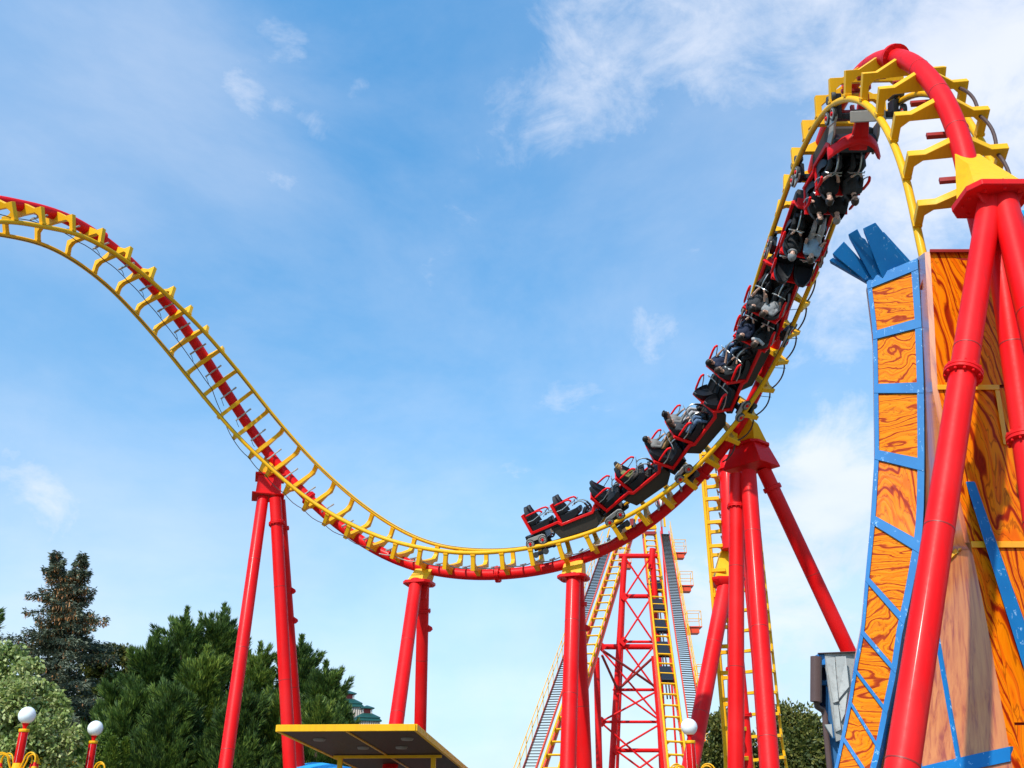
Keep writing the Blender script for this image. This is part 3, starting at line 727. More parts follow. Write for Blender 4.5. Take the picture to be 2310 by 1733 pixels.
def streak(name, c0, c1, c2, rough, coat):
    """straight fine upright grain under varnish"""
    m, t, b = new_mat(name)
    tcn = node(t, 'ShaderNodeTexCoord'); mp = node(t, 'ShaderNodeMapping'); t.links.new(tcn.outputs['Object'], mp.inputs[0]); mp.inputs['Scale'].default_value = (16, 16, .55)
    n1 = node(t, 'ShaderNodeTexNoise', Scale=1.0, Detail=6.0, Roughness=.6, Distortion=.4); t.links.new(mp.outputs[0], n1.inputs['Vector'])
    n2 = node(t, 'ShaderNodeTexNoise', Scale=.8, Detail=3.0); t.links.new(tcn.outputs['Object'], n2.inputs['Vector'])
    c = ramp(t, n1.outputs[0], [(.34, c2), (.47, c1), (.62, c0)])
    t.links.new(mixcol(t, .3, c, mixcol(t, n2.outputs[0], (.7, .6, .6), (1, 1, 1)), 'MULTIPLY'), b.inputs['Base Color'])
    b.inputs['Roughness'].default_value = rough; b.inputs['Coat Weight'].default_value = coat; b.inputs['Coat Roughness'].default_value = .12
    return m
def blue_board():
    m, t, b = new_mat('blue_board')
    tcn = node(t, 'ShaderNodeTexCoord')
    n1 = node(t, 'ShaderNodeTexNoise', Scale=3.0, Detail=5.0); t.links.new(tcn.outputs['Object'], n1.inputs['Vector'])
    mp = node(t, 'ShaderNodeMapping'); t.links.new(tcn.outputs['Object'], mp.inputs[0]); mp.inputs['Scale'].default_value = (7, 7, 4)
    vo = node(t, 'ShaderNodeTexNoise', Scale=1.7, Detail=3.0, Distortion=1.6); t.links.new(mp.outputs[0], vo.inputs['Vector'])
    base = mixcol(t, n1.outputs[0], (.003, .10, .31), (.008, .19, .47))
    t.links.new(mixcol(t, ramp(t, vo.outputs[0], [(.645, (0, 0, 0)), (.66, (1, 1, 1)), (.675, (0, 0, 0))]), base, (.35, .55, .75)), b.inputs['Base Color'])
    b.inputs['Roughness'].default_value = .55; b.inputs['Specular IOR Level'].default_value = .25
    return m
M['blueb'] = blue_board()
M['wood_p'] = streak('peach_wood_sky_sheen', (.66, .22, .065), (.56, .16, .05), (.36, .07, .035), .3, .5)  # pale peach base colour includes the sky's reflection at a grazing angle
M['trim'] = paint('orange_yellow_trim', (.84, .36, .01), .4, .08)

def interp(keys, v):
    """piecewise-linear (v, u, Y) table -> (u, Y)"""
    if v <= keys[0][0]: return keys[0][1:]
    for a, b in zip(keys, keys[1:]):
        if v <= b[0]:
            f = (v - a[0]) / (b[0] - a[0]); return tuple(a[i] + (b[i] - a[i]) * f for i in (1, 2))
    return keys[-1][1:]
tower = empty('wooden_tower', at(2200, 1600, 11) * 1, 'huge flared cartoon tower of orange painted wood framed in blue boards', 'tower')
tower.location.z = 0
def tpart(name, mb, mat, bevel=.006, smooth=True, ang=25):
    return put(inst(name, mb.mesh(name, mat, smooth, ang, bevel)), tower, Matrix())
# left edge L and right edge R of the panelled wing (photograph 2211 px: v, u, Y)
LE = [(600, 1871, 11.5), (717, 1886, 11.42), (835, 1888, 11.36), (978, 1890, 11.30), (1115, 1882, 11.25), (1245, 1870, 11.2), (1352, 1861, 11.15), (1419, 1848, 11.1), (1490, 1837, 11.1), (1576, 1821, 11.05), (1651, 1805, 11.0), (1760, 1776, 10.95), (1900, 1730, 10.9)]
RE = [(552, 1981, 11.15), (700, 1990, 11.1), (843, 1995, 11.05), (1007, 1996, 11.0), (1123, 1994, 10.98), (1190, 1986, 10.95), (1290, 1967, 10.95), (1370, 1948, 10.95), (1455, 1935, 10.95), (1545, 1915, 10.95), (1630, 1898, 10.9), (1700, 1880, 10.8), (1800, 1850, 10.8), (1950, 1815, 10.6)]
bands = [(606, 560), (727, 698), (840, 838), (983, 1006), (1122, 1184), (1249, 1345), (1365, 1452), (1445, 1540), (1513, 1622), (1590, 1690), (1690, 1790), (1800, 1900)]
def LR(k, off=0):
    """points of cross line k (fractional) on the wing, pushed off its face by off metres"""
    k = min(max(k, 0), len(bands) - 1.001); i = int(k); f = k - i
    lv = bands[i][0] * (1 - f) + bands[i + 1][0] * f; rv = bands[i][1] * (1 - f) + bands[i + 1][1] * f
    ul, yl = interp(LE, lv); ur, yr = interp(RE, rv)
    return ad(ul, lv, yl), ad(ur, rv, yr)
def wing_pt(k, x, off=0.0):
    l, r = LR(k); l2, r2 = LR(min(k + .05, 10.99)); l1, r1 = LR(max(k - .05, 0))
    p = l.lerp(r, x); nrm = (r - l).cross(l2.lerp(r2, x) - l1.lerp(r1, x)).normalized()
    if nrm.y > 0: nrm = -nrm
    return p + nrm * off
def wing_patch(k0, k1, x0, x1, o0, o1, nk=6, nx=3):
    m = MB(); top = [[wing_pt(k0 + (k1 - k0) * i / nk, x0 + (x1 - x0) * j / nx, o1) for j in range(nx + 1)] for i in range(nk + 1)]
    bot = [[wing_pt(k0 + (k1 - k0) * i / nk, x0 + (x1 - x0) * j / nx, o0) for j in range(nx + 1)] for i in range(nk + 1)]
    W = nx + 1; H = nk + 1; vs = [p for r in top for p in r] + [p for r in bot for p in r]; fs = []; B = W * H
    for i in range(nk):
        for j in range(nx):
            a = i * W + j; fs.append((a, a + 1, a + W + 1, a + W)); fs.append((B + a, B + a + W, B + a + W + 1, B + a + 1))
    for i in range(nk):
        for j in (0, nx):
            a = i * W + j; fs.append((a, a + W, B + a + W, B + a))
    for j in range(nx):
        for i in (0, nk):
            a = i * W + j; fs.append((a, a + 1, B + a + 1, B + a))
    return m.add(vs, fs)
mats_p = ['wood_h', 'wood_r', 'wood_h', 'wood_v', 'wood_h', 'wood_r', 'wood_h', 'wood_h', 'wood_r', 'wood_h', 'wood_h']
for k in range(11):
    tpart('panel', wing_patch(k + .02, k + .985, .075, .875, -.05, .0, 6, 4), M[mats_p[k]], 0)
for k in range(11):
    h_ = .075 if k < 5 else .06
    tpart('band', wing_patch(max(k - h_ * (1 if k else 0), 0), k + (h_ if k else .17), 0, 1.0, -.04, .028, 2, 4), M['blueb'], 0)
tpart('edge_board', wing_patch(0, 11, -.005, .085, -.05, .022, 44, 1), M['blueb'], 0)
tpart('edge_board', wing_patch(0, 11, .87, 1.005, -.05, .022, 44, 1), M['blueb'], 0)
# thickness of the wing: left return and dark right return, running back from the face
def wing_return(x, depth, mat, name, bend):
    m = MB(); rows = []
    for i in range(45):
        k = 11 * i / 44; p = wing_pt(k, x, -.045); rows.append((p, p + Vector((bend * (1 if x > .5 else 1), depth, 0))))
    m.loft([[a, b, b + Vector((.0, .03, 0)) + Vector((.03 if x < .5 else -.03, 0, 0)), a + Vector((.03 if x < .5 else -.03, .02, 0))] for a, b in rows])
    tpart(name, m, mat, 0)
wing_return(0.0, .22, M['wood_p'], 'wing_side', .05)
wing_return(1.0, .42, M['blueb'], 'corner_post', .30)
# peach flared face between the wing and the corner edge K
KE = [(543, 2008, 10.08), (690, 2017, 10.06), (832, 2024, 10.04), (1048, 2066, 10.0), (1159, 2093, 9.96), (1304, 2124, 9.92), (1478, 2156, 9.86), (1612, 2179, 9.8), (1700, 2196, 9.76), (1850, 2226, 9.7), (1980, 2250, 9.66)]
JE = [(556, 1990, 11.4), (835, 2004, 11.32), (1031, 2000, 11.25), (1190, 1992, 11.2), (1290, 1975, 11.15), (1455, 1942, 11.15), (1630, 1904, 11.1), (1800, 1858, 11.0), (1980, 1810, 10.9)]
VK = [543 + (1980 - 543) * i / 48 for i in range(49)]
def pe(v, x, off=0):
    vj = 556 + (v - 543) * (1980 - 556) / (1980 - 543)
    uj, yj = interp(JE, vj); uk, yk = interp(KE, v)
    a, b = ad(uj, vj, yj), ad(uk, v, yk); p = a.lerp(b, x)
    nn = (b - a).cross(Vector((0, 0, 1))).normalized()
    if nn.y > 0: nn = -nn
    return p + nn * off
def pe_patch(v0, v1, x0, x1, o0, o1, n=20, nx=4, fx=None):
    rings = []
    for i in range(n + 1):
        v = v0 + (v1 - v0) * i / n; a, b = (x0, x1) if fx is None else fx(v)
        rings.append([pe(v, a + (b - a) * j / nx, o1) for j in range(nx + 1)] + [pe(v, a + (b - a) * j / nx, o0) for j in range(nx, -1, -1)])
    m = MB(); return m.loft(rings)
tpart('flared_face', pe_patch(543, 1980, 0, 1, -.06, 0, 48, 6), M['wood_p'], 0, True, 40)
def strip_at(u0, v0, u1, v1, wpx):
    """board on the flared face, laid between two places on it"""
    def xof(u, v):
        vj = v; uj, yj = interp(JE, vj); uk, yk = interp(KE, v); return (u - uj) / max(1, uk - uj)
    rings = []
    for i in range(13):
        f = i / 12; u = u0 + (u1 - u0) * f; v = v0 + (v1 - v0) * f
        w = wpx * (1 if abs(v1 - v0) > abs(u1 - u0) else 0); h = wpx * (0 if abs(v1 - v0) > abs(u1 - u0) else 1)
        a = xof(u - w / 2, v - h / 2); b = xof(u + w / 2, v + h / 2)
        rings.append([pe(v - h / 2, a, .02), pe(v + h / 2, b, .02), pe(v + h / 2, b, -.02), pe(v - h / 2, a, -.02)])
    m = MB(); return m.loft(rings)
tpart('thin_board', strip_at(2015, 1285, 2102, 1760, 8), M['blueb'], 0)
tpart('thin_board', strip_at(1968, 1490, 2015, 1760, 8), M['blueb'], 0)
tpart('thin_board', strip_at(1930, 1560, 1935, 1760, 7), M['blueb'], 0)
tpart('sill_board', strip_at(1990, 1672, 2184, 1628, 32), M['blueb'], 0)
tpart('ledge', strip_at(2030, 1228, 2090, 1168, 12), M['trim'], 0)
# front face, right of the corner: boards of orange grain, trims and the slanting blue board
def fy(v): return interp(KE, v)[1]
def front(v, u, off=0):
    y = fy(v) + (u - interp(KE, v)[0]) * .0006
    return ad(u, v, y - off)
def front_patch(v0, v1, ul, ur, o0, o1, n=8):
    rings = []
    for i in range(n + 1):
        v = v0 + (v1 - v0) * i / n; a = ul(v) if callable(ul) else ul; b = ur(v) if callable(ur) else ur
        rings.append([front(v, a, o1), front(v, b, o1), front(v, b, o0), front(v, a, o0)])
    m = MB(); return m.loft(rings)
ke = lambda v: interp(KE, v)[0]
for (a, b) in ((543, 831), (838, 1171), (1179, 1560), (1566, 1980)):
    for (ul, ur) in ((lambda v: ke(v), lambda v: 2140 + (v - 543) * .16 if v < 835 else 2190 + (v - 835) * .1), (lambda v: 2140 + (v - 543) * .16 + 2 if v < 835 else 2192 + (v - 835) * .1, lambda v: 2420)):
        tpart('front_panel', front_patch(a, b, ul, ur, -.06, 0), M['wood_v'], 0)
tpart('backing', front_patch(545, 1978, lambda v: ke(v) + 3, lambda v: 2418, -.2, -.05, 16), M['darkred'], 0)
tpart('trim_rail', front_patch(831, 842, lambda v: ke(v) - 1, lambda v: 2158, -.03, .03, 2), M['trim'])
tpart('trim_rail', front_patch(1169, 1183, lambda v: ke(v) + 1, lambda v: 2400, -.03, .03, 2), M['trim'])
tpart('trim_post', front_patch(842, 960, lambda v: 2148 + (v - 840) * .16, lambda v: 2158 + (v - 840) * .16, -.03, .028, 4), M['trim'])
tpart('corner_board', front_patch(1040, 1980, lambda v: ke(v) - 1, lambda v: ke(v) + 12 + (v - 1040) * .015, -.04, .012, 12), M['wood_v'])
tpart('slant_board', front_patch(1040, 1560, lambda v: 2085 + (v - 1040) * .312, lambda v: 2105 + (v - 1040) * .355, -.03, .10, 10), M['blueb'], .01)
tpart('cap_strip', front_patch(538, 545, lambda v: ke(v) - 1, lambda v: 2400, -.12, .05, 1), M['darkred'])
# top and back close the box
m = MB(); bx_ = [front(543, ke(543)), front(543, 2418), front(543, 2418) + Vector((.5, 2.6, 0)), front(543, ke(543)) + Vector((0.15, .75, 0))]
m.prism([Vector((p.x, p.y, bx_[0].z - .10)) for p in bx_], (0, 0, .03)); tpart('top_deck', m, M['darkred'], 0)
# splayed blue boards on top of the wing
def plank(tip0, tip1, b1, b0, Y0, Y1, th, name='crown_board', notch=None):
    pts = [ad(*tip0, Y0), ad(*tip1, Y0), ad(*b1, Y1), ad(*b0, Y1)]
    if notch: pts = [ad(*tip0, Y0), ad(*notch[0], Y0), ad(*notch[1], Y0 - .02), ad(*notch[2], Y0 - .02), ad(*b1, Y1), ad(*b0, Y1)]
    m = MB(); m.prism(pts, (th * .45, th, th * .1)); tpart(name, m, M['blueb'], .006)
plank((1863, 493), (1890, 480), (1962, 572), (1905, 600), 11.05, 11.35, .14)
plank((1831, 506), (1851, 494), (1916, 592), (1884, 604), 11.12, 11.42, .13, notch=((1851, 494), (1860, 512), (1868, 516)))
plank((1797, 548), (1822, 521), (1893, 598), (1868, 606), 11.2, 11.45, .12)
plank((1790, 562), (1798, 556), (1876, 600), (1870, 608), 11.25, 11.5, .10)
plank((1893, 512), (1908, 500), (1968, 566), (1950, 578), 11.3, 11.5, .10)
# blue canvas with rope edge behind the tripod
m = MB(); rows = []
for i in range(9):
    f = i / 8; v = 455 + 75 * f; b_ = 10.9 - .25 * math.sin(math.pi * f)
    rows.append([ad(2186 + 10 * f, v, b_), ad(2300, v - 6, b_ + .3), ad(2300, v - 6, b_ + .36), ad(2186 + 10 * f, v, b_ + .05)])
m.loft(rows); sail = empty('blue_canvas', rows[-1][0], 'bright blue canvas with brown rope edge above the orange front', 'canvas')
put(inst('cloth', m.mesh('cloth', paint('blue_cloth', (.01, .28, .68), .6, .15, coat=0))), sail, Matrix())
m = MB(); m.tube([r[0] + Vector((-.02, -.02, 0)) for r in rows], .03, 8); put(inst('rope', m.mesh('rope', paint('rope', (.22, .12, .04), .8, .2, coat=0))), sail, Matrix())

# ------------------------------------------------------------------ weathered blue house end behind the tower
KH = .1747
def ah(x, y, Y): return ad(1704 + x * KH, 1369 + y * KH, Y)
house = empty('old_house', ah(700, 2200, 15), 'weathered blue house end with peeling grey cladding and gutter beside the tower', 'house')
house.location.z = 0
M['oldwhite'] = paint('peeling_grey_board', (.42, .41, .40), .8, .25, coat=0, dirt=.6, dirtc=(.20, .19, .19), scale=2.0)
M['oldblue'] = paint('faded_blue_board', (.03, .13, .30), .7, .3, coat=0, dirt=.5, dirtc=(.10, .15, .22), scale=2.0)
M['gutter'] = paint('brown_gutter', (.10, .055, .05), .5, .2, coat=0)
def hpart(name, mb, mat, bevel=.004): return put(inst(name, mb.mesh(name, mat, True, 30, bevel)), house, Matrix())
m = MB(); m.prism([ah(440, 240, 15), ah(1000, 215, 15.2), ah(1000, 1400, 15.2), ah(640, 1310, 15), ah(588, 1330, 15), ah(540, 1000, 15), ah(455, 380, 15)], (0, .06, 0)); hpart('cladding', m, M['oldwhite'])
for (x0, y0, x1, y1, x2, y2, x3, y3) in ((452, 300, 560, 290, 610, 830, 545, 850), (575, 280, 700, 275, 740, 650, 600, 820), (610, 860, 720, 720, 690, 980, 645, 1080), (548, 880, 605, 880, 640, 1180, 575, 1210)):
    m = MB(); m.prism([ah(x0, y0, 14.98), ah(x1, y1, 14.97), ah(x2, y2, 14.93), ah(x3, y3, 14.98)], (0, .02, 0)); hpart('loose_board', m, M['oldwhite'], 0)
m = MB(); m.prism([ah(350, 240, 15.05), ah(440, 240, 15.02), ah(450, 380, 15.02), ah(362, 385, 15.05)], (.36, .9, 0)); hpart('fascia', m, M['blue'])
m = MB(); m.prism([ah(362, 385, 15.3), ah(455, 385, 15.3), ah(470, 905, 15.3), ah(358, 890, 15.3)], (.66, 1.6, 0)); hpart('eave_opening_shade', m, paint('painted_opening_shade', (.012, .02, .06), .8, .3, coat=0))  # near-black slab stands in for the shade of the opening under the eave
m = MB(); m.prism([ah(372, 570, 15.2), ah(470, 575, 15.2), ah(475, 635, 15.2), ah(372, 630, 15.2)], (0, .06, 0)); hpart('eave_rail', m, M['oldblue'])
m = MB(); m.prism([ah(358, 245, 15.15), ah(384, 250, 15.15), ah(372, 900, 15.15), ah(352, 890, 15.15)], (0, .2, 0)); hpart('edge_board', m, M['oldblue'])
m = MB(); m.prism([ah(455, 640, 15.1), ah(520, 700, 15.1), ah(600, 1340, 15.1), ah(700, 1340, 15.1), ah(700, 2600, 15.1), ah(540, 2600, 15.1), ah(500, 1500, 15.1), ah(452, 900, 15.1)], (.62, 1.5, 0)); hpart('wall', m, M['oldblue'])
m = MB(); m.tube([ah(333, 285, 14.9), ah(331, 840, 14.9)], .085, 12); hpart('gutter', m, M['gutter'], 0)
m = MB(); m.tube([ah(333, 830, 14.9), ah(345, 900, 14.95), ah(415, 945, 15.0), ah(440, 1000, 15.0), ah(455, 1200, 15.0), ah(480, 1450, 15.0), ah(505, 1700, 15.0), ah(530, 2600, 15.0)], .042, 10); hpart('downpipe', m, M['gutter'], 0)
m = MB(); m.prism([ah(440, 1120, 14.9), ah(525, 1115, 14.9), ah(540, 1280, 14.9)], (0, .05, 0)); hpart('loose_flap', m, M['oldwhite'], 0)
m = MB(); m.prism([ah(350, 232, 14.95), ah(1000, 205, 15.1), ah(1000, 218, 15.1), ah(350, 245, 14.95)], (1.25, 3.0, .05)); hpart('roof', m, M['gutter'])

# ------------------------------------------------------------------ the two lift hills and their lattice tower, far behind
def z7(x, y): return (1150 + x * .3515, 1150 + y * .3515)
def a7(x, y, Y): return at(*z7(x, y), Y)
M['tread'] = paint('stair_tread', (.055, .042, .035), .85, .2, coat=0)
def lift(name, label, A, B, xdir, stair_side, a0, a1, platforms):
    """straight lift from low A to high B; xdir = lateral unit vector"""
    root = empty(name, (A.x, A.y, 0), label, 'lift hill')
    t = (B - A).normalized(); X = (xdir - t * xdir.dot(t)).normalized(); n = X.cross(t)
    if n.z < 0: n = -n
    Ltot = (B - A).length
    def p(s, x, z): return A + t * s + X * x + n * z
    for sg in (-1, 1):
        m = MB(); m.tube([p(-a0, sg * .6, 0), p(Ltot + a1, sg * .6, 0)], .075, 8); put(inst('rail', m.mesh('rail', M['yellow'])), root, Matrix())
        m = MB(); m.tube([p(-a0, sg * .62 + .0, -.62), p(Ltot + a1, sg * .62, -.62)], .17, 10); put(inst('beam', m.mesh('beam', M['orange_red'])), root, Matrix())
    nties = int((Ltot + a0 + a1) / 1.5)
    tm = MB(); tm.box((0, 0, -.18), (1.3, .12, .10))
    for sg in (-1, 1):
        tm.bar((sg * .60, 0, -.02), (sg * .62, 0, -.55), .10, .12, (0, 1, 0)); tm.prism([(sg * .55, -.05, -.22), (sg * .30, -.05, -.22), (sg * .55, -.05, -.48)], (0, .1, 0))
    me = tm.mesh('tie', M['yellow'])
    for k in range(nties):
        c = p(-a0 + .4 + k * 1.5, 0, 0)
        put(inst('tie', me), root, Matrix(((X.x, t.x, n.x, c.x), (X.y, t.y, n.y, c.y), (X.z, t.z, n.z, c.z), (0, 0, 0, 1))))
    # stair: stringers, treads, handrail
    sx0 = stair_side * 1.15; sx1 = stair_side * 2.05
    for x in (sx0, sx1):
        m = MB(); m.bar(p(-a0, x, -.45), p(Ltot + a1 * .6, x, -.45), .08, .22, n); put(inst('stringer', m.mesh('stringer', M['orange_red'])), root, Matrix())
    m = MB(); nt_ = int((Ltot + a0) / .34)
    for k in range(nt_):
        c = p(-a0 + k * .34, (sx0 + sx1) / 2, -.40); m.box(c, (abs(sx1 - sx0) - .06, .30, .045), (X, Vector((t.x, t.y, 0)).normalized(), UZ))
    o = put(inst('stair_treads', m.mesh('stair_treads', M['tread'], False)), root, Matrix()); o['kind'] = 'stuff'
    hm = MB(); x = stair_side * 2.12
    for z in (.25, .75): hm.tube([p(-a0, x, z), p(Ltot + a1 * .6, x, z)], .035, 6)
    for k in range(int((Ltot + a0) / 1.9)):
        q = p(-a0 + k * 1.9, x, -.4); hm.tube([q, q + UZ * 1.35], .03, 6)
    put(inst('handrail', hm.mesh('handrail', M['yellow'])), root, Matrix())
    for (s, sd) in platforms:
        c = p(s, sd * 2.75, -.35)
        m = MB(); m.box(c, (1.2, 1.2, .08)); m.box(c - UZ * .3 - UX * sd * .1, (.9, 1.0, .4)); pl = put(inst('platform', m.mesh('platform', M['orange_red'])), root, Matrix())
        m = MB()
        for (dx, dy) in ((-.57, -.57), (.57, -.57), (.57, .57), (-.57, .57)): m.tube([c + Vector((dx, dy, 0)), c + Vector((dx, dy, 1.3))], .03, 6)
        for z in (.65, 1.3): m.tube([c + Vector((-.57, -.57, z)), c + Vector((.57, -.57, z)), c + Vector((.57, .57, z)), c + Vector((-.57, .57, z))], .03, 6)
        g_ = inst('guard_rail', m.mesh('guard_rail', M['yellow'])); g_.parent = pl
    return root, p, Ltot
A_, B_ = a7(1078, 1640, 66.5), a7(897, 120, 100)
lr, pr, Lr = lift('lift_hill', 'right-hand lift hill with stair on its right and dark chain trough', A_, B_, UX, 1, 8, .6, [(36, 1), (33, -1), (28.2, 1), (20, 1), (11, 1)])
m = MB()
for (s0, s1, x, w, z) in ((9, 33, .12, .10, -.5), (9, 33, -.10, .10, -.52)): m.bar(pr(s0, x, z), pr(s1, x, z), w, .24, UZ)
put(inst('chain_trough', m.mesh('chain_trough', M['hose'])), lr, Matrix())
for k in range(5):
    m = MB(); m.box((0, 0, 0), (.9, 2.0, .4)); c = pr(12 + k * 4.0, 0, -.35)
    X = UX; t = (B_ - A_).normalized(); n = X.cross(t)
    put(inst('chain_motor_cover', m.mesh('chain_motor_cover', M['black'], True, 30, .05)), lr, Matrix(((X.x, t.x, n.x, c.x), (X.y, t.y, n.y, c.y), (X.z, t.z, n.z, c.z), (0, 0, 0, 1))))
A_, B_ = a7(262, 1640, 70), a7(722, 205, 98)
ll, pl_, Ll = lift('lift_hill', 'left-hand lift hill rising behind the boxy support, stair and handrail on its left', A_, B_, Vector((.96, -.28, 0)), -1, 8, 2.0, [])
# crown of the lift where both meet
m = MB(); c = a7(800, 120, 99)
# lattice tower
YT = 88.0
lt = empty('lattice_tower', a7(800, 1900, YT), 'red lattice tower with crossed braces between the two lift hills', 'tower'); lt.location.z = 0
def bar7(name, x0, y0, x1, y1, w, Y0=YT, Y1=None, mat='red'):
    m = MB(); p0 = a7(x0, y0, Y0); p1 = a7(x1, y1, Y1 or Y0)
    m.tube([p0, p1], w, 10); return put(inst(name, m.mesh(name, M[mat])), lt, Matrix())
def leg7(x0, y0, x1, y1, w, Y):
    p0 = a7(x0, y0, Y); p1 = a7(x1, y1, Y); k = (p0.z - .02) / (p0.z - p1.z); p1 = p0 + (p1 - p0) * k
    m = MB(); m.tube([p0, p1], w, 12); put(inst('leg', m.mesh('leg', M['red'])), lt, Matrix())
leg7(737, 300, 655, 1650, .27, YT); leg7(916, 300, 1000, 1650, .25, YT); leg7(556, 950, 574, 1650, .27, YT - 3); leg7(925, 940, 985, 1650, .24, YT - 3.2)
leg7(742, 300, 690, 1650, .15, YT + 5); leg7(905, 300, 968, 1650, .15, YT + 5)
for (x0, x1, y, w) in ((700, 945, 297, .22), (712, 890, 556, .20), (735, 920, 848, .12), (592, 925, 880, .24), (690, 950, 1156, .13), (590, 972, 1362, .12), (680, 990, 1545, .17), (650, 1000, 1720, .17)): bar7('beam', x0, y, x1, y, w)
for (x0, y0, x1, y1) in ((748, 320, 900, 545), (893, 320, 748, 545), (738, 575, 915, 838), (900, 575, 730, 838), (745, 890, 935, 1150), (912, 890, 705, 1150), (700, 1165, 968, 1355), (945, 1165, 596, 1355), (596, 1375, 985, 1720), (968, 1375, 690, 1540), (690, 1550, 1000, 1780), (985, 1550, 660, 1780), (592, 905, 960, 1335)): bar7('brace', x0, y0, x1, y1, .085, YT - .6)
for (x0, y0, x1, y1) in ((592, 935, 690, 1150), (930, 940, 700, 1150), (598, 905, 940, 1140)): bar7('brace', x0, y0, x1, y1, .11, YT - 2.8, YT - .6, 'darkred')
m = MB()
for (x, y) in ((737, 560), (730, 845), (590, 880), (690, 1156), (592, 1362), (685, 1545), (985, 1545), (968, 1362)):
    c = a7(x, y, YT - .45); m = MB(); m.box(c, (.62, .1, .62), (Vector((.7071, 0, .7071)), UY, Vector((-.7071, 0, .7071)))); put(inst('node_plate', m.mesh('node_plate', M['red'])), lt, Matrix())
bar7('mast', 905, 380, 918, 250, .3)
# summit gantry: yellow crown and orange beams
gan = empty('lift_gantry', a7(800, 170, 99), 'jumble of yellow and orange beams at the lift summit behind the track', 'gantry'); gan.location.z = 0
def bg(name, x0, y0, x1, y1, w, mat):
    m = MB(); m.bar(a7(x0, y0, 98.5), a7(x1, y1, 98.5), w, w, UY); put(inst(name, m.mesh(name, M[mat])), gan, Matrix())
for (x0, y0, x1, y1, w, mt) in ((815, 40, 770, 140, .35, 'yellow'), (780, 60, 800, 150, .4, 'darkred'), (735, 120, 850, 110, .4, 'yellow'), (760, 150, 700, 250, .4, 'orange_red'), (855, 118, 940, 112, .4, 'yellow'), (865, 150, 935, 150, .3, 'darkred'), (722, 110, 735, 160, .3, 'yellow'), (830, 60, 850, 120, .3, 'orange_red'), (640, 120, 625, 180, .15, 'yellow'), (990, 50, 996, 110, .2, 'yellow'), (972, 60, 975, 110, .12, 'greysteel')): bg('beam', x0, y0, x1, y1, w, mt)
# striped ball on a far mast
c = at(1400 + 925 * .0964, 1080 + 575 * .0964, 118)
ball = empty('striped_ball', (c.x, c.y, 0), 'striped red and white ball on a mast beyond the track', 'ball')
for k in range(14):
    m = MB(); rings = []
    for i in range(11):
        th = math.pi * i / 10; rings.append([c + Vector((math.sin(th) * math.cos(a) * .62 * 1, math.sin(th) * math.sin(a) * .62, math.cos(th) * .68)) * 1.0 for a in [2 * math.pi * (k + f) / 14 for f in (0, .5, 1)]])
    m.loft(rings, False, 0, False); o = put(inst('gore', m.mesh('gore', M['darkred'] if k % 2 else M['white'])), ball, Matrix())
m = MB(); m.tube([c - UZ * .6, Vector((c.x, c.y, 0))], .12, 8); put(inst('mast', m.mesh('mast', M['red'])), ball, Matrix())

# ------------------------------------------------------------------ upright loop of track behind the wedge-headed frame
def lp():
    st = []
    x0, y0 = at(1606, 1300, 31).x, 31.0
    e0 = Vector((-.26, -.965, 0)).normalized(); e1 = Vector((.93, -.36, 0)).normalized()
    x1, y1 = at(1700, 1400, 39).x, 39.0
    pts = []
    zt = at(1606, 1030, 31).z
    k = 0; z = .9
    while z < zt: pts.append((Vector((x0 - .06 * max(0, 3 - z), y0 + .10 * max(0, 4 - z) ** 1.3, z)), e0)); z += .78
    return [(*p, *e) for p, e in pts]
LPS = lp(); LPP = Path(LPS, 0)
L2 = [(at(1700, 1400, 39).x + .10 * max(0, 4 - z), 39.0, z, .93, -.36, 0) for z in [at(1700, 1085, 39).z - .78 * i for i in range(16)]]; LP2 = Path(L2, 0)
loop = empty('coaster_track', (LPS[0][0], LPS[0][1], 0), 'upright stretch of yellow track seen edge-on behind the wedge-headed support', 'coaster track')
build_track(loop, LPP, 0, len(LPS) - 1, range(0, len(LPS)), (4.5, 9.5), [k + .5 for k in range(1, len(LPS) - 1)])
loop2 = empty('coaster_track', (L2[0][0], L2[0][1], 0), 'farther upright stretch of yellow track between the wedge-headed support legs', 'coaster track')
build_track(loop2, LP2, 0, 15, range(0, 16))
P = LPP.spine(8.2); c = at(1640, 1308, 30.6)
s6 = empty('support_frame', (c.x, c.y, 0), 'short red support with yellow trapezoid head behind the dark middle leg', 'support frame', GRP)
loft_part(s6, 'bracket', [rect(c + UZ * .02, UX, UY, .42, .30), rect(c + UZ * .95 + Vector((.10, .2, 0)), UX, UY, .20, .16)], M['yellow'])
loft_part(s6, 'flange_plate', [octo(c - UZ * .22, UX, UY, .40, .36), octo(c - UZ * .05, UX, UY, .52, .42), octo(c + UZ * .03, UX, UY, .52, .42)], M['red'])
leg(s6, at(1636, 1320, 30.5), at(1557, 1733, 28.6), .24)
leg(s6, at(1650, 1320, 30.8), at(1652, 1733, 32.5), .14, (.1, .3, .5))
m = MB(); m.tube([at(1648, 1240, 30.3), at(1641, 1050, 30.3), at(1639, 1032, 30.4)], [.26, .26, .16], 18); m.lathe([(.26, -.05), (.34, -.05), (.34, .05), (.26, .05)], at(1642, 1058, 30.3), (0, 0, 1), 20)
put(inst('stub_column', m.mesh('stub_column', M['red'])), s6, Matrix())

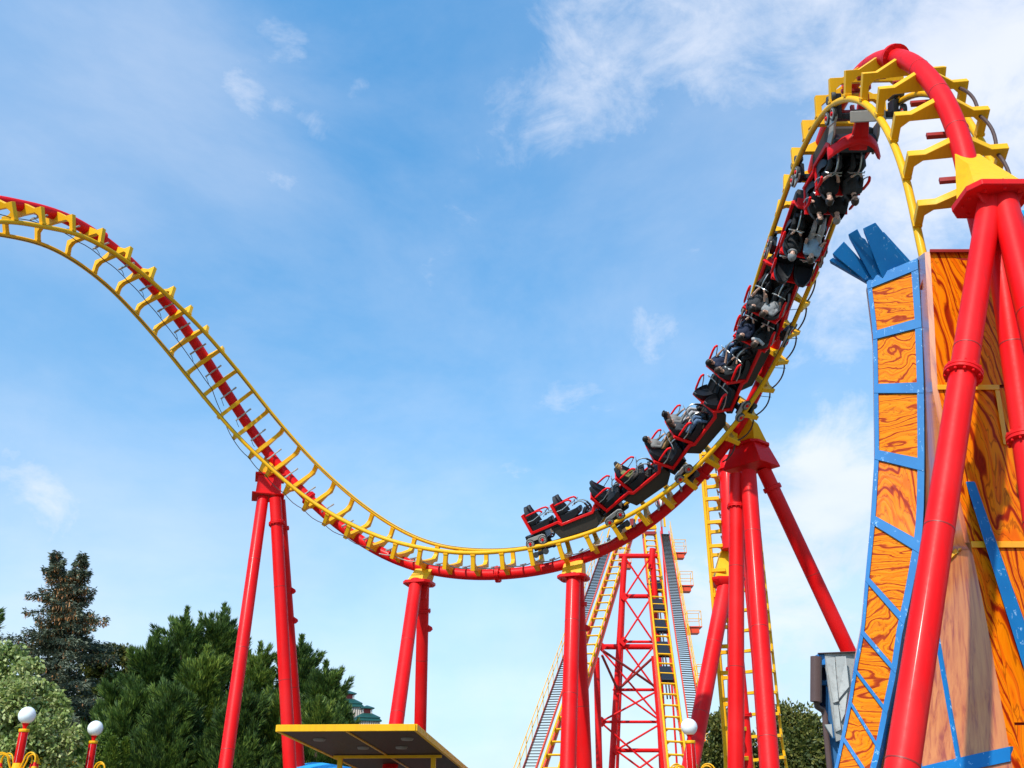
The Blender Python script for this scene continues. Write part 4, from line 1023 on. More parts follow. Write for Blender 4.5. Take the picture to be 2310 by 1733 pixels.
# ------------------------------------------------------------------ globe lamps
M['globe'] = (lambda m_: m_)(paint('opal_globe', (.86, .85, .84), .22, .03, coat=.4, dirt=.06))
def lamp(u, v, label, arms, dist_r=18.6):
    D_ = FPX * .20 / dist_r; r = ray(u, v); c = Vector((0, 0, EYE)) + r * D_
    root = empty('globe_lamp', (c.x, c.y, 0), label, 'street lamp', 'red and yellow globe lamps')
    def lpart(name, m, mat, bev=0): return sub(name, m.mesh(name, mat, True, 35, bev), root)
    z = c.z
    m = MB(); m.ball((0, 0, z), .20, 28, 18); lpart('globe', m, M['globe'])
    m = MB(); m.lathe([(.085, z - .175), (.075, z - .20), (.045, z - .26), (.04, z - .31)], seg=18); lpart('neck', m, M['red'])
    m = MB(); m.lathe([(.13, z - .385), (.13, z - .315), (.04, z - .31)], seg=8); lpart('collar', m, M['yellow'], .006)
    m = MB(); m.lathe([(.108, z - 1.08), (.112, z - .385)], seg=8); po = lpart('post_top', m, M['red'], .004)
    for k in range(4):
        a = 2 * math.pi * (k) / 4; m = MB(); x, y = math.cos(a) * .111, math.sin(a) * .111; m.tube([(x, y, z - 1.07), (x, y, z - .39)], .003, 5); q = sub('piping', m.mesh('piping', M['white']), po)
    m = MB(); m.lathe([(.22, z - 1.50), (.15, z - 1.36), (.115, z - 1.09), (.09, z - 1.07)], seg=8); lpart('shoulder', m, M['yellow'], .005)
    m = MB(); m.lathe([(.17, 0.0), (.17, .5), (.12, .62), (.10, z - 1.5)], seg=8); lpart('post', m, M['red'], .005)
    for a in arms:
        d = Vector((math.cos(a), math.sin(a), 0)); q = Vector((-d.y, d.x, 0)) * .05
        for sg, rr in ((-1, .17), (1, .13)):
            m = MB(); pts = [Vector((0, 0, z - 1.30)) + d * .10 + q * sg]
            for i in range(9):
                th = math.pi * (1 - i / 8); pts.append(Vector((0, 0, z - 1.02)) + d * (.22 + rr + rr * math.cos(th)) + q * sg + UZ * rr * math.sin(th))
            pts.append(pts[-1] - UZ * .12)
            m.tube(pts, .018, 7); lpart('arm', m, M['yellow'])
            e_ = pts[-1]
            m = MB(); m.lathe([(.018, .07), (.03, .05), (.034, .0), (.05, -.02)], e_, (0, 0, 1), 10); kn = lpart('lamp_cap', m, M['red'])
            m = MB(); m.lathe([(.05, -.02), (.07, -.10), (.14, -.20), (.155, -.24), (.15, -.25)], e_, (0, 0, 1), 18); bl = lpart('lamp_shade', m, M['yellow'])
            m = MB(); m.lathe([(.13, -.24), (.125, -.30), (.08, -.36), (0, -.38)], e_, (0, 0, 1), 16); sub('lamp_glass', m.mesh('lamp_glass', M['globe']), bl)
    return root
AR = [R(-160), R(-20), R(70), R(160)]
lamp(61, 1614, 'globe lamp before the pale leafy tree, yellow girder behind it', AR, 18.6)
lamp(215, 1643.5, 'globe lamp before the dark hedge, second from the left edge', AR, 16.8)
lamp(1554.5, 1640, 'globe lamp standing before the right-hand lift hill', AR, 18.4)

# ------------------------------------------------------------------ yellow ride girder at the left edge
def aL(x, y, Y): return at(x * .1356, 1550 + y * .1356, Y)
gd = empty('ride_girder', aL(250, 2500, 30), 'thick slanting yellow ride girder with joint plate at the left edge', 'girder'); gd.location.z = 0
m = MB(); m.tube([aL(-700, -60, 30), aL(60, 640, 30)], .20, 14); m2 = MB(); m2.tube([aL(60, 640, 30), aL(300, 960, 30), aL(700, 1330, 30), aL(1500, 2100, 30)], .235, 16)
put(inst('upper_arm', m.mesh('upper_arm', M['yellow'])), gd, Matrix()); put(inst('lower_arm', m2.mesh('lower_arm', M['yellow'])), gd, Matrix())
m = MB(); m.bar(aL(80, 620, 29.8), aL(-200, 1000, 29.8), .40, .2, UY); put(inst('joint_plate', m.mesh('joint_plate', M['yellow'], True, 30, .02)), gd, Matrix())
dm = empty('dome_light', aL(125, 2000, 27), 'grey domed lamp hood at the left edge above the girder', 'lamp'); dm.location.z = 0
m = MB(); c = aL(120, 500, 27); m.lathe([(.0, .24), (.12, .215), (.24, .12), (.31, .02), (.33, 0), (.29, -.005)], c, (0, 0, 1), 24); put(inst('hood', m.mesh('hood', paint('grey_hood', (.10, .11, .14), .5))), dm, Matrix())
m = MB(); m.tube([c, Vector((c.x - .35, c.y + .3, c.z - .1)), Vector((c.x - .4, c.y + .35, 0))], .05, 8); put(inst('pole', m.mesh('pole', M['greysteel'])), dm, Matrix())

# ------------------------------------------------------------------ canopy
def a3(x, y, Y): return at(450 + x * .3165, 1300 + y * .3165, Y)
NLc, NRc = a3(553, 1106, 18), a3(1540, 1100, 18)
bk = Vector((.75, 9.0, -.50))
can = empty('canopy', (NLc.x + 1.2, 20.5, 0), 'flat dark-bellied canopy with yellow edge and round spotlights', 'canopy')
def cpart(name, m, mat, bev=.006): return put(inst(name, m.mesh(name, mat, True, 30, bev)), can, Matrix())
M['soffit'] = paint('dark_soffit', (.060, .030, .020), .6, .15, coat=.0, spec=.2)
M['spot'] = paint('dim_spotlight', (.22, .17, .15), .5, .1, coat=0)
th = UZ * .09
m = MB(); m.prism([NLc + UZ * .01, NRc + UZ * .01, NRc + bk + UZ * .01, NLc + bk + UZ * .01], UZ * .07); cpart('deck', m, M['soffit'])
for p, q in ((NLc, NRc), (NRc, NRc + bk), (NRc + bk, NLc + bk), (NLc + bk, NLc)):
    m = MB(); m.bar(p + UZ * .05, q + UZ * .05, .06, .115, UZ); cpart('edge_beam', m, M['yellow'])
def onC(fx, fy, dz=0): return NLc.lerp(NRc, fx) + bk * fy + UZ * dz
for fy_ in (.40, .80):
    m = MB(); m.bar(onC(.04, fy_, -.03), onC(.97, fy_, -.03), .09, .06, UZ); cpart('cross_beam', m, M['yellow'])
m = MB(); m.bar(onC(.5, .0, -.005), onC(.5, .8, -.005), .03, .03, UZ); cpart('centre_strip', m, M['trim'])
for fx, fy_ in ((.10, .40), (.90, .40), (.16, .8), (.90, .8)):
    p = onC(fx, fy_, -.04); m = MB(); m.bar(p, Vector((p.x, p.y, 0.02)), .10, .10, UY); cpart('post', m, M['yellow'])
for fx, fy_ in ((.19, .12), (.86, .12), (.41, .26), (.72, .26)):
    p = onC(fx, fy_, 0); m = MB(); m.lathe([(.0, -.03), (.10, -.03), (.12, -.0), (.12, .02)], p, (0, 0, 1), 20); cpart('spotlight', m, M['spot'], 0)
for fx in (.22, .90):
    p = onC(fx, .08, .08); m = MB(); m.lathe([(.16, 0), (.15, .04), (.08, .07), (0, .08)], p, (0, 0, 1), 20); cpart('roof_vent', m, M['greysteel'], 0)
tarp = MB(); c = a3(850, 1378, 30); rows = []
for i in range(7):
    f = i / 6; rows.append([c + Vector((-.9 + 1.9 * f, -.9, .05 - .3 * abs(f - .4))), c + Vector((-.8 + 1.7 * f, .2, .22 - .25 * abs(f - .4))), c + Vector((-.8 + 1.7 * f, .25, -1)), c + Vector((-.9 + 1.9 * f, -.9, -1))])
tarp.loft(rows); o = inst('tent_roof', tarp.mesh('tent_roof', paint('sky_blue_tarp', (.03, .36, .72), .6, .1, coat=0))); tag(o, 'sky blue tarpaulin roof peeping out below the canopy', 'tent')
m = MB(); m.box((c.x, c.y - .3, (c.z - 1) / 2), (.2, .2, c.z - 1)); q = inst('post', m.mesh('post', M['white'])); q.parent = o

# ------------------------------------------------------------------ green-roofed turrets
M['groof'] = paint('green_shingle', (.010, .06, .05), .5, .3, coat=.1, scale=6)
M['log'] = paint('pale_logs', (.50, .40, .34), .8, .2, coat=0)
def turret(u, v, Y, w, label):
    c = at(u, v, Y); root = empty('turret', (c.x, c.y, 0), label, 'turret')
    def tp(name, m, mat): return put(inst(name, m.mesh(name, mat, True, 30, .01)), root, Matrix())
    def hip(z, w0, w1, h): 
        b = MB(); o = Vector((c.x, c.y, c.z + z)); b.loft([rect(o, Vector((.94, .34, 0)), Vector((-.34, .94, 0)), w0, w0), rect(o + UZ * .06, Vector((.94, .34, 0)), Vector((-.34, .94, 0)), w0 * .99, w0 * .99), rect(o + UZ * h, Vector((.94, .34, 0)), Vector((-.34, .94, 0)), w1, w1)]); return b
    tp('lower_roof', hip(0, w, w * .42, w * .42), M['groof']); tp('skirt_roof', hip(-.26 * w, w * 1.12, w * .9, w * .3), M['groof'])
    tp('upper_roof', hip(w * .78, w * .56, w * .05, w * .30), M['groof'])
    b = MB(); o = Vector((c.x, c.y, c.z)); b.loft([rect(o + UZ * w * .3, Vector((.94, .34, 0)), Vector((-.34, .94, 0)), w * .3, w * .3), rect(o + UZ * w * .85, Vector((.94, .34, 0)), Vector((-.34, .94, 0)), w * .3, w * .3)]); tp('lantern', b, M['darkred'])
    for sx in (-1, 1):
        for sy in (-1, 1):
            p = o + Vector((.94, .34, 0)) * w * .36 * sx + Vector((-.34, .94, 0)) * w * .36 * sy; b = MB(); b.tube([p + UZ * w * .3, p + UZ * w * .85], w * .05, 6); tp('lantern_post', b, M['log'])
    for k in range(11):
        p = o + Vector((.94, .34, 0)) * w * .92 * (-1 + 2 * k / 10) - Vector((-.34, .94, 0)) * w * .92; b = MB(); b.tube([Vector((p.x, p.y, 0)), p - UZ * .25 * w], w * .09, 8); tp('log', b, M['log'])
    b = MB(); b.loft([rect(Vector((c.x, c.y, 0)), Vector((.94, .34, 0)), Vector((-.34, .94, 0)), w * .86, w * .86), rect(o - UZ * .2 * w, Vector((.94, .34, 0)), Vector((-.34, .94, 0)), w * .86, w * .86)]); tp('wall', b, M['log'])
turret(826, 1622, 62, .72, 'green-roofed log turret peeping over the canopy')
turret(785, 1590, 66, .80, 'green-roofed turret half hidden by the cypress tip')

# ------------------------------------------------------------------ trees
def leaf_mat(name, c0, c1, c2=None, trans=.25, rough=.6):
    m, t, b = new_mat(name)
    g = node(t, 'ShaderNodeNewGeometry'); tcn = node(t, 'ShaderNodeTexCoord')
    nz = node(t, 'ShaderNodeTexNoise', Scale=.9, Detail=3.0); t.links.new(tcn.outputs['Object'], nz.inputs['Vector'])
    st = [(0.0, c0), (1.0, c1)] if c2 is None else [(0.0, c0), (.7, c1), (1.0, c2)]
    k = node(t, 'ShaderNodeMath', operation='MULTIPLY'); t.links.new(nz.outputs[0], k.inputs[0]); k.inputs[1].default_value = .9
    a = node(t, 'ShaderNodeMath', operation='MULTIPLY'); t.links.new(g.outputs['Random Per Island'], a.inputs[0]); a.inputs[1].default_value = .6
    s_ = node(t, 'ShaderNodeMath', operation='ADD'); t.links.new(k.outputs[0], s_.inputs[0]); t.links.new(a.outputs[0], s_.inputs[1])
    mr = node(t, 'ShaderNodeMapRange'); t.links.new(s_.outputs[0], mr.inputs[0]); mr.inputs[1].default_value = .3; mr.inputs[2].default_value = 1.05
    c = ramp(t, mr.outputs[0], st)
    t.links.new(c, b.inputs['Base Color']); b.inputs['Roughness'].default_value = rough
    tr = node(t, 'ShaderNodeBsdfTranslucent'); t.links.new(c, tr.inputs['Color'])
    mx = node(t, 'ShaderNodeMixShader'); mx.inputs[0].default_value = trans
    t.links.new(b.outputs[0], mx.inputs[1]); t.links.new(tr.outputs[0], mx.inputs[2])
    t.links.new(mx.outputs[0], t.nodes['Material Output'].inputs['Surface'])
    return m
def leaves(name, C, Dr, L, W, mat):
    """rhombic leaves: base points C, unit directions Dr, lengths L, half widths W"""
    n = len(C); up = rng.normal(size=(n, 3)); sd = np.cross(Dr, up); sd /= np.linalg.norm(sd, axis=1)[:, None] + 1e-9
    up = np.cross(sd, Dr)
    V = np.empty((n, 4, 3)); V[:, 0] = C; mid = C + Dr * (L * .45)[:, None]; fold = up * (W * .35)[:, None]
    V[:, 1] = mid + sd * W[:, None] + fold; V[:, 2] = C + Dr * L[:, None]; V[:, 3] = mid - sd * W[:, None] + fold
    me = bpy.data.meshes.new(name); me.vertices.add(4 * n); me.vertices.foreach_set('co', V.ravel().astype(np.float32))
    me.loops.add(4 * n); me.loops.foreach_set('vertex_index', np.arange(4 * n, dtype=np.int32))
    me.polygons.add(n); me.polygons.foreach_set('loop_start', np.arange(0, 4 * n, 4, dtype=np.int32))
    try: me.polygons.foreach_set('loop_total', np.full(n, 4, dtype=np.int32))
    except Exception: pass
    me.materials.append(mat); me.update(calc_edges=True); return me
def unit(a): return a / (np.linalg.norm(a, axis=-1, keepdims=True) + 1e-9)
BARK = paint('bark', (.07, .045, .03), .9, .3, coat=0, dirt=.4, scale=5)
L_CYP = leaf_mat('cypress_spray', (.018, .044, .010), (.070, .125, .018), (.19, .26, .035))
L_SPR = leaf_mat('blue_spruce_needles', (.024, .034, .018), (.085, .098, .052), (.19, .20, .12), .12)
L_LIME = leaf_mat('pale_lime_leaves', (.08, .13, .02), (.30, .36, .09), (.56, .56, .24), .3)
L_DEC = leaf_mat('broad_leaves', (.025, .04, .006), (.10, .11, .014), (.22, .19, .035), .25)
L_THU = leaf_mat('thuja_sprays', (.03, .07, .006), (.09, .15, .012), (.17, .22, .02), .25)
L_CONE = leaf_mat('brown_cones', (.22, .08, .02), (.46, .19, .05), None, .05)

def trunk(root, pts, rad):
    m = MB(); m.tube(pts, rad, 10); put(inst('trunk', m.mesh('trunk', BARK)), root, Matrix())
def crown(root, name, C, Dr, L, W, mat):
    return put(inst(name, leaves(name, np.asarray(C), np.asarray(Dr), np.asarray(L), np.asarray(W), mat)), root, Matrix())

def cypress(u, v, Y, rad, label, nplume=420, mat=None, group='cypress trees behind the left supports'):
    top = ad(u, v, Y); H = top.z; root = empty('cypress_tree', (top.x, top.y, 0), label, 'tree', group)
    trunk(root, [(top.x, top.y, 0), (top.x + .05, top.y, H * .5), (top.x, top.y, H * .93)], [.22, .13, .03])
    n = int(nplume * .66); h = (rng.random(n) ** .85) * .985; az = rng.random(n) * 2 * np.pi
    lump = 1 + .20 * np.sin(az * 3 + h * 9 + u) + .16 * np.sin(az * 5 - h * 17)
    prof = np.clip((1 - h) ** 1.0, 0, 1) * np.clip(.55 + 1.3 * (1 - h), 0, 1.05)
    prof = np.maximum(prof, .02)
    rr = rad * prof * lump * (.30 + .62 * rng.random(n) ** .6)
    out = np.stack([np.cos(az), np.sin(az), np.zeros(n)], 1)
    P = np.array([top.x, top.y, 0]) + out * rr[:, None] + np.stack([np.zeros(n), np.zeros(n), h * H * .90 - .35], 1)
    d = unit(out * (.45 + .45 * rng.random(n))[:, None] * (1 - .55 * h)[:, None] + np.array([0, 0, 1.0]) * (.5 + .5 * rng.random(n))[:, None] + .14 * rng.normal(size=(n, 3)))
    PL = (.95 + 1.15 * rng.random(n)) * (1 - .40 * h) * min(1.2, rad / 1.7)
    # every plume: a stem with sprays that shorten towards its pointed tip
    nb_, k = 10, 24
    ax = rng.random((n, nb_)) ** .75; jd = rng.normal(size=(n, nb_, 3)); jd = unit(jd - d[:, None] * (jd * d[:, None]).sum(-1, keepdims=True))
    SB = P[:, None] + d[:, None] * (ax * PL[:, None])[..., None]
    SD = unit(d[:, None] * (.75 + .5 * ax)[..., None] + jd * (.75 - .45 * ax)[..., None]); SL = (.42 * (1 - ax) + .14) * PL[:, None]
    t_ = rng.random((n, nb_, k)) ** .8; jit = rng.normal(size=(n, nb_, k, 3))
    C = SB[:, :, None] + SD[:, :, None] * (t_ * SL[..., None])[..., None] + jit * (.040 * (1.15 - t_))[..., None]
    Dd = unit(SD[:, :, None] + unit(jit) * (.48 - .28 * t_)[..., None] + np.array([0, 0, .15]))
    L = .13 + .15 * rng.random((n, nb_, k)); W = .011 + .009 * rng.random((n, nb_, k))
    # pointed leader
    z = rng.random(260); C2 = np.array([top.x, top.y, 0]) + np.stack([rng.normal(size=260) * .10 * (1 - z), rng.normal(size=260) * .10 * (1 - z), H * .90 + z * H * .10], 1)
    D2 = unit(np.stack([rng.normal(size=260) * .5, rng.normal(size=260) * .5, np.ones(260)], 1))
    crown(root, 'crown', np.concatenate([C.reshape(-1, 3), C2]), np.concatenate([Dd.reshape(-1, 3), D2]), np.concatenate([L.ravel(), np.full(260, .22)]), np.concatenate([W.ravel(), np.full(260, .022)]), mat or L_CYP)
CYP = [(405, 1316, 37.0, 1.75, 520, 0, 'tall feathery cypress left of the first support, its tip the leftmost high one'), (484, 1308, 38.0, 1.8, 540, 0, 'tallest feathery cypress just left of the first support legs'),
      (563, 1392, 37.5, 1.5, 420, 1, 'cypress seen between the legs of the first support'), (652, 1376, 38.5, 1.6, 460, 0, 'cypress with its tip just right of the first support'),
      (704, 1432, 36.5, 1.45, 420, 0, 'low cypress sloping down to the canopy on the right'), (340, 1366, 36.0, 1.6, 440, 0, 'dark cypress left of the tall pair, leaning tip'), (262, 1462, 38.0, 1.5, 380, 0, 'short dark cypress beside the broad-leaved tree'),
      (448, 1400, 34.0, 1.5, 420, 1, 'yellow-green cypress in front of the tall pair'), (612, 1490, 34.0, 1.5, 400, 1, 'low cypress behind the middle leg of the first support'),
      (300, 1470, 33.5, 1.4, 360, 0, 'squat cypress right of the second globe lamp'), (380, 1480, 32.5, 1.5, 400, 0, 'dark low cypress below the leaning tip'), (530, 1490, 33.0, 1.5, 400, 0, 'low cypress just left of the first support leg'),
      (740, 1512, 35.0, 1.0, 300, 0, 'small cypress tip right above the canopy edge'), (690, 1510, 33.0, 1.3, 340, 1, 'bright low cypress behind the canopy corner')]
L_CY2 = leaf_mat('cypress_spray_yellow', (.028, .058, .010), (.11, .17, .018), (.27, .33, .04))  # yellower, paler spray colour for some of the front trees
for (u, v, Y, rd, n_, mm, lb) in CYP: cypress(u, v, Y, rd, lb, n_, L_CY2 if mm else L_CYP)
cypress(-45, 1262, 42, 2.4, 'dark conifer cut by the left edge of the picture', 420, group='dark conifers')

def thuja(u, v, Y, rad, label):
    top = ad(u, v, Y); H = top.z; root = empty('thuja_shrub', (top.x, top.y, 0), label, 'shrub', 'clipped thujas beside the lamp')
    trunk(root, [(top.x, top.y, 0), (top.x, top.y, H * .6)], [.08, .03])
    n = 9000; h = rng.random(n) ** .9; az = rng.random(n) * 2 * np.pi; r = rad * np.minimum(1, 1.9 * (1 - h)) ** .8 * (.75 + .25 * rng.random(n)) * (1 + .08 * np.sin(az * 4 + h * 10))
    out = np.stack([np.cos(az), np.sin(az), np.zeros(n)], 1)
    C = np.array([top.x, top.y, 0]) + out * r[:, None] + np.stack([np.zeros(n), np.zeros(n), h * H * .97], 1)
    crown(root, 'crown', C, unit(out * .35 + np.array([0, 0, 1.0]) + .35 * rng.normal(size=(n, 3))), .14 + .08 * rng.random(n), .02 + .015 * rng.random(n), L_THU)
thuja(246, 1592, 30.5, .50, 'clipped pointed thuja, left one of the pair by the second lamp')
thuja(273, 1594, 30.8, .34, 'slim clipped thuja, right one of the pair by the second lamp')

def blobs_tree(name, label, cat, boxes, Y, lmat, leafL, leafW, ntot, droop=0.0, trunk_at=None, group=None, density=1.0):
    """broad-leaved crown from many leafy clumps; boxes = (u, v, radius m, dY) in photograph px"""
    c0 = ad(*trunk_at, Y); root = empty(name, (c0.x, c0.y, 0), label, cat, group)
    trunk(root, [(c0.x, c0.y, 0), (c0.x + .1, c0.y, c0.z * .5), (c0.x, c0.y, c0.z * .9)], [.24, .16, .05])
    Cs, Ds = [], []
    tot = sum(b[2] ** 2 for b in boxes)
    for (u, v, r, dy) in boxes:
        c = ad(u, v, Y + dy); m = MB(); mid = Vector((c0.x, c0.y, c0.z * .55))
        m.tube([mid, mid.lerp(c, .5) + UZ * .1, c], [.07, .04, .015], 6); put(inst('limb', m.mesh('limb', BARK)), root, Matrix())
        n = int(ntot * r * r / tot); ncl = max(6, int(14 * r))
        cc = unit(rng.normal(size=(ncl, 3))) * (rng.random((ncl, 1)) ** .35) * r * .8 * np.array([1, 1, .85])
        idx = rng.integers(0, ncl, n); off = unit(rng.normal(size=(n, 3))) * (rng.random((n, 1)) ** .45) * r * .42
        P = np.array(c) + cc[idx] + off
        Cs.append(P); Ds.append(unit(off * 1.0 + cc[idx] * .5 + .35 * r * rng.normal(size=(n, 3)) + np.array([0, 0, -droop])))
    C = np.concatenate(Cs); Dd = np.concatenate(Ds); n = len(C)
    crown(root, 'crown', C, Dd, leafL * (.7 + .6 * rng.random(n)), leafW * (.7 + .6 * rng.random(n)), lmat)
    return root
LB = [(18, 1440, .62, 0), (55, 1500, .75, -.3), (8, 1530, .8, -.5), (100, 1545, .62, .1), (70, 1470, .4, .2), (110, 1490, .34, .3), (130, 1610, .55, -.2), (60, 1600, .8, -.5), (15, 1620, .8, -.6), (145, 1660, .5, -.1), (95, 1660, .8, -.3), (-40, 1480, .9, 0), (10, 1400, .35, .2), (75, 1440, .28, .3), (40, 1410, .22, .3)]
blobs_tree('lime_tree', 'pale yellow-green leafy tree at the left edge behind the lamp', 'tree', LB, 27.5, L_LIME, .13, .045, 15000, .25, (30, 1480))
DB = [(230, 1425, .8, 0), (265, 1420, .6, .4), (200, 1440, .7, .3), (280, 1450, .6, .5), (240, 1480, 1.0, 0), (200, 1510, .9, -.2), (185, 1560, 1.0, -.4), (225, 1560, 1.0, -.4), (255, 1520, .7, 0)]
blobs_tree('broadleaf_tree', 'olive broad-leaved tree between the spruce and the cypresses', 'tree', DB, 44, L_DEC, .20, .06, 12000, .1, (230, 1460))
BB = [(228, 1612, .42, 0), (245, 1625, .36, .1), (205, 1640, .5, 0), (185, 1650, .5, 0), (225, 1660, .5, -.1)]
blobs_tree('olive_shrub', 'olive yellow shrub right behind the second lamp globe', 'shrub', BB, 32, L_THU, .12, .028, 5000, 0, (226, 1630))
RB = [(1555, 1575, 1.0, 0), (1580, 1610, 1.1, 0), (1545, 1635, 1.2, 0), (1600, 1655, 1.2, 0), (1570, 1550, .55, .3)]
blobs_tree('broadleaf_tree', 'dark broad-leaved tree behind the foot of the edge-on track', 'tree', RB, 50, L_DEC, .22, .06, 9000, .1, (1570, 1600))
RB = [(1700, 1570, 1.3, 0), (1730, 1565, 1.0, .3), (1690, 1550, .7, .3), (1745, 1590, 1.1, 0), (1770, 1580, .8, .4), (1710, 1620, 1.4, -.3), (1760, 1630, 1.3, -.3), (1680, 1640, 1.3, -.3), (1725, 1660, 1.3, -.5), (1790, 1610, 1.0, 0), (1800, 1650, 1.2, 0)]
blobs_tree('broadleaf_tree', 'broad-leaved tree between the tall red support and the old house', 'tree', RB, 50, L_DEC, .22, .06, 14000, .1, (1735, 1600))

def spruce(label):
    Y = 40.0; a = ad(122, 1190, Y); b = ad(180, 1195, Y); base = ad(125, 1600, Y); root = empty('spruce_tree', (base.x, base.y, 0), label, 'tree')
    fork = ad(140, 1350, Y)
    trunk(root, [(base.x, base.y, 0), tuple(fork), tuple(a)], [.30, .15, .02]); m = MB(); m.tube([fork, fork.lerp(b, .4) + UX * .12, b], [.11, .07, .02], 8); put(inst('second_leader', m.mesh('second_leader', BARK)), root, Matrix())
    Cs, Ds, Ls, Ws = [], [], [], []; Cc, Dc = [], []
    def branch(p, az, ln, droop, cones, dens=1.0):
        d = np.array([math.cos(az), math.sin(az), 0.0]); s_ = np.array([-d[1], d[0], 0.0]); n = int(190 * ln * dens)
        t_ = rng.random(n); wide = .26 * ln * np.sin(np.pi * np.clip(t_ * .85 + .12, 0, 1)) + .05
        lat = (rng.random(n) * 2 - 1) * wide
        z = -droop * ln * t_ + .45 * droop * ln * t_ ** 2.6 * 1.3
        C = np.array(p) + d * (t_ * ln)[:, None] + s_ * lat[:, None] + np.stack([np.zeros(n), np.zeros(n), z - .16 * np.abs(lat) + .07 * rng.normal(size=n) - .06 * rng.random(n)], 1)
        D_ = unit(d * .8 + s_ * np.sign(lat)[:, None] * .7 + np.stack([np.zeros(n), np.zeros(n), -.1 + .35 * rng.normal(size=n)], 1) + .25 * rng.normal(size=(n, 3)))
        Cs.append(C); Ds.append(D_); Ls.append(.11 + .09 * rng.random(n)); Ws.append(.020 + .012 * rng.random(n))
        if cones:
            m_ = int(cones * ln); i = rng.integers(0, n, m_); Cc.append(C[i] + np.array([0, 0, -.02])); Dc.append(unit(np.stack([.25 * rng.normal(size=m_), .25 * rng.normal(size=m_), -np.ones(m_)], 1)))
    for (top, z0, k) in ((a, fork.z - 1.0, 1.0), (b, fork.z, .8)):
        z = top.z - .12
        while z > z0:
            f = (top.z - z); rad = min(.10 + .50 * f ** .95, 2.2) * k
            c = fork.lerp(top, max(0, (z - fork.z) / (top.z - fork.z))) if z > fork.z else Vector((fork.x, fork.y, z))
            for j in range(7): branch((c.x, c.y, z + random.uniform(-.12, .12)), random.uniform(0, 6.28), rad * random.uniform(.5, 1.35), .10 if f < 1.2 else .25, 46 if f < 3.0 else 10, 1.5 if f < 1.0 else .9)
            z -= .33
    z = fork.z - .5
    while z > 1.0:
        f = fork.z - z; rad = 1.8 + .28 * f
        for j in range(9): branch((fork.x - .02 * f, fork.y, z + random.uniform(-.15, .15)), random.uniform(0, 6.28), min(rad, 2.6) * random.uniform(.55, 1.25), .30, 6)
        z -= .42
    crown(root, 'crown', np.concatenate(Cs), np.concatenate(Ds), np.concatenate(Ls), np.concatenate(Ws), L_SPR)
    C = np.concatenate(Cc); n = len(C); o = crown(root, 'cones', C, np.concatenate(Dc), .13 + .06 * rng.random(n), .022 + .01 * rng.random(n), L_CONE); o['kind'] = 'stuff'
spruce('blue-green spruce with two tips hung with brown cones')

# ------------------------------------------------------------------ riders
def body_parts(arms='bar', lean=0.0):
    """bones: (p, q, r0, r1, slot) ; slots 0 skin 1 shirt 2 trousers 3 shoes 4 forearm 5 eyes 6 mouth"""
    B = [((-.075, .13, .70), (.075, .13, .70), .115, .115, 2), ((0, .12, .76), (0, .07, .98), .130, .140, 1), ((-.085, .06, 1.0), (.085, .06, 1.0), .110, .110, 1),
         ((-.13, .05, 1.07), (.13, .05, 1.07), .066, .066, 1), ((0, .055, 1.08), (0, .075, 1.20), .056, .050, 0)]
    for s in (-1, 1):
        B += [((s * .085, .15, .70), (s * .105, .56, .705), .080, .062, 2), ((s * .105, .56, .705), (s * .10, .67, .44), .060, .042, 2), ((s * .10, .65, .405), (s * .11, .80, .385), .045, .036, 3),
              ((s * .155, .05, 1.065), (s * .19, .16, .87), .054, .044, 1)]
        if arms == 'bar': el, wr, hd = (s * .19, .16, .87), (s * .11, .40, .875), (s * .085, .455, .885)
        else: el, wr, hd = (s * .19, .16, .86), (s * .21, .38, .97), (s * .22, .44, 1.02)
        B += [(el, wr, .043, .029, 4), (wr, hd, .030, .026, 0)]
        h = Vector(hd); f = (h - Vector(wr)).normalized(); x = Vector((s, 0, 0))
        for k in range(4):
            o = h + x * (.018 - .0125 * k) * 1.1 + f * .012; L = (.030, .036, .034, .026)[k]
            k1 = o + f * L + Vector((0, 0, -.004)); k2 = k1 + f * .008 + Vector((0, 0, -.030))
            B += [(tuple(o), tuple(k1), .0095, .009, 0), (tuple(k1), tuple(k2), .009, .008, 0)]
        t0 = Vector(wr).lerp(h, .5) - x * .022; B += [(tuple(t0), tuple(t0 - x * .018 + f * .025 + Vector((0, 0, -.012))), .011, .009, 0)]
    return B
HEAD = Vector((0, .10, 1.305))
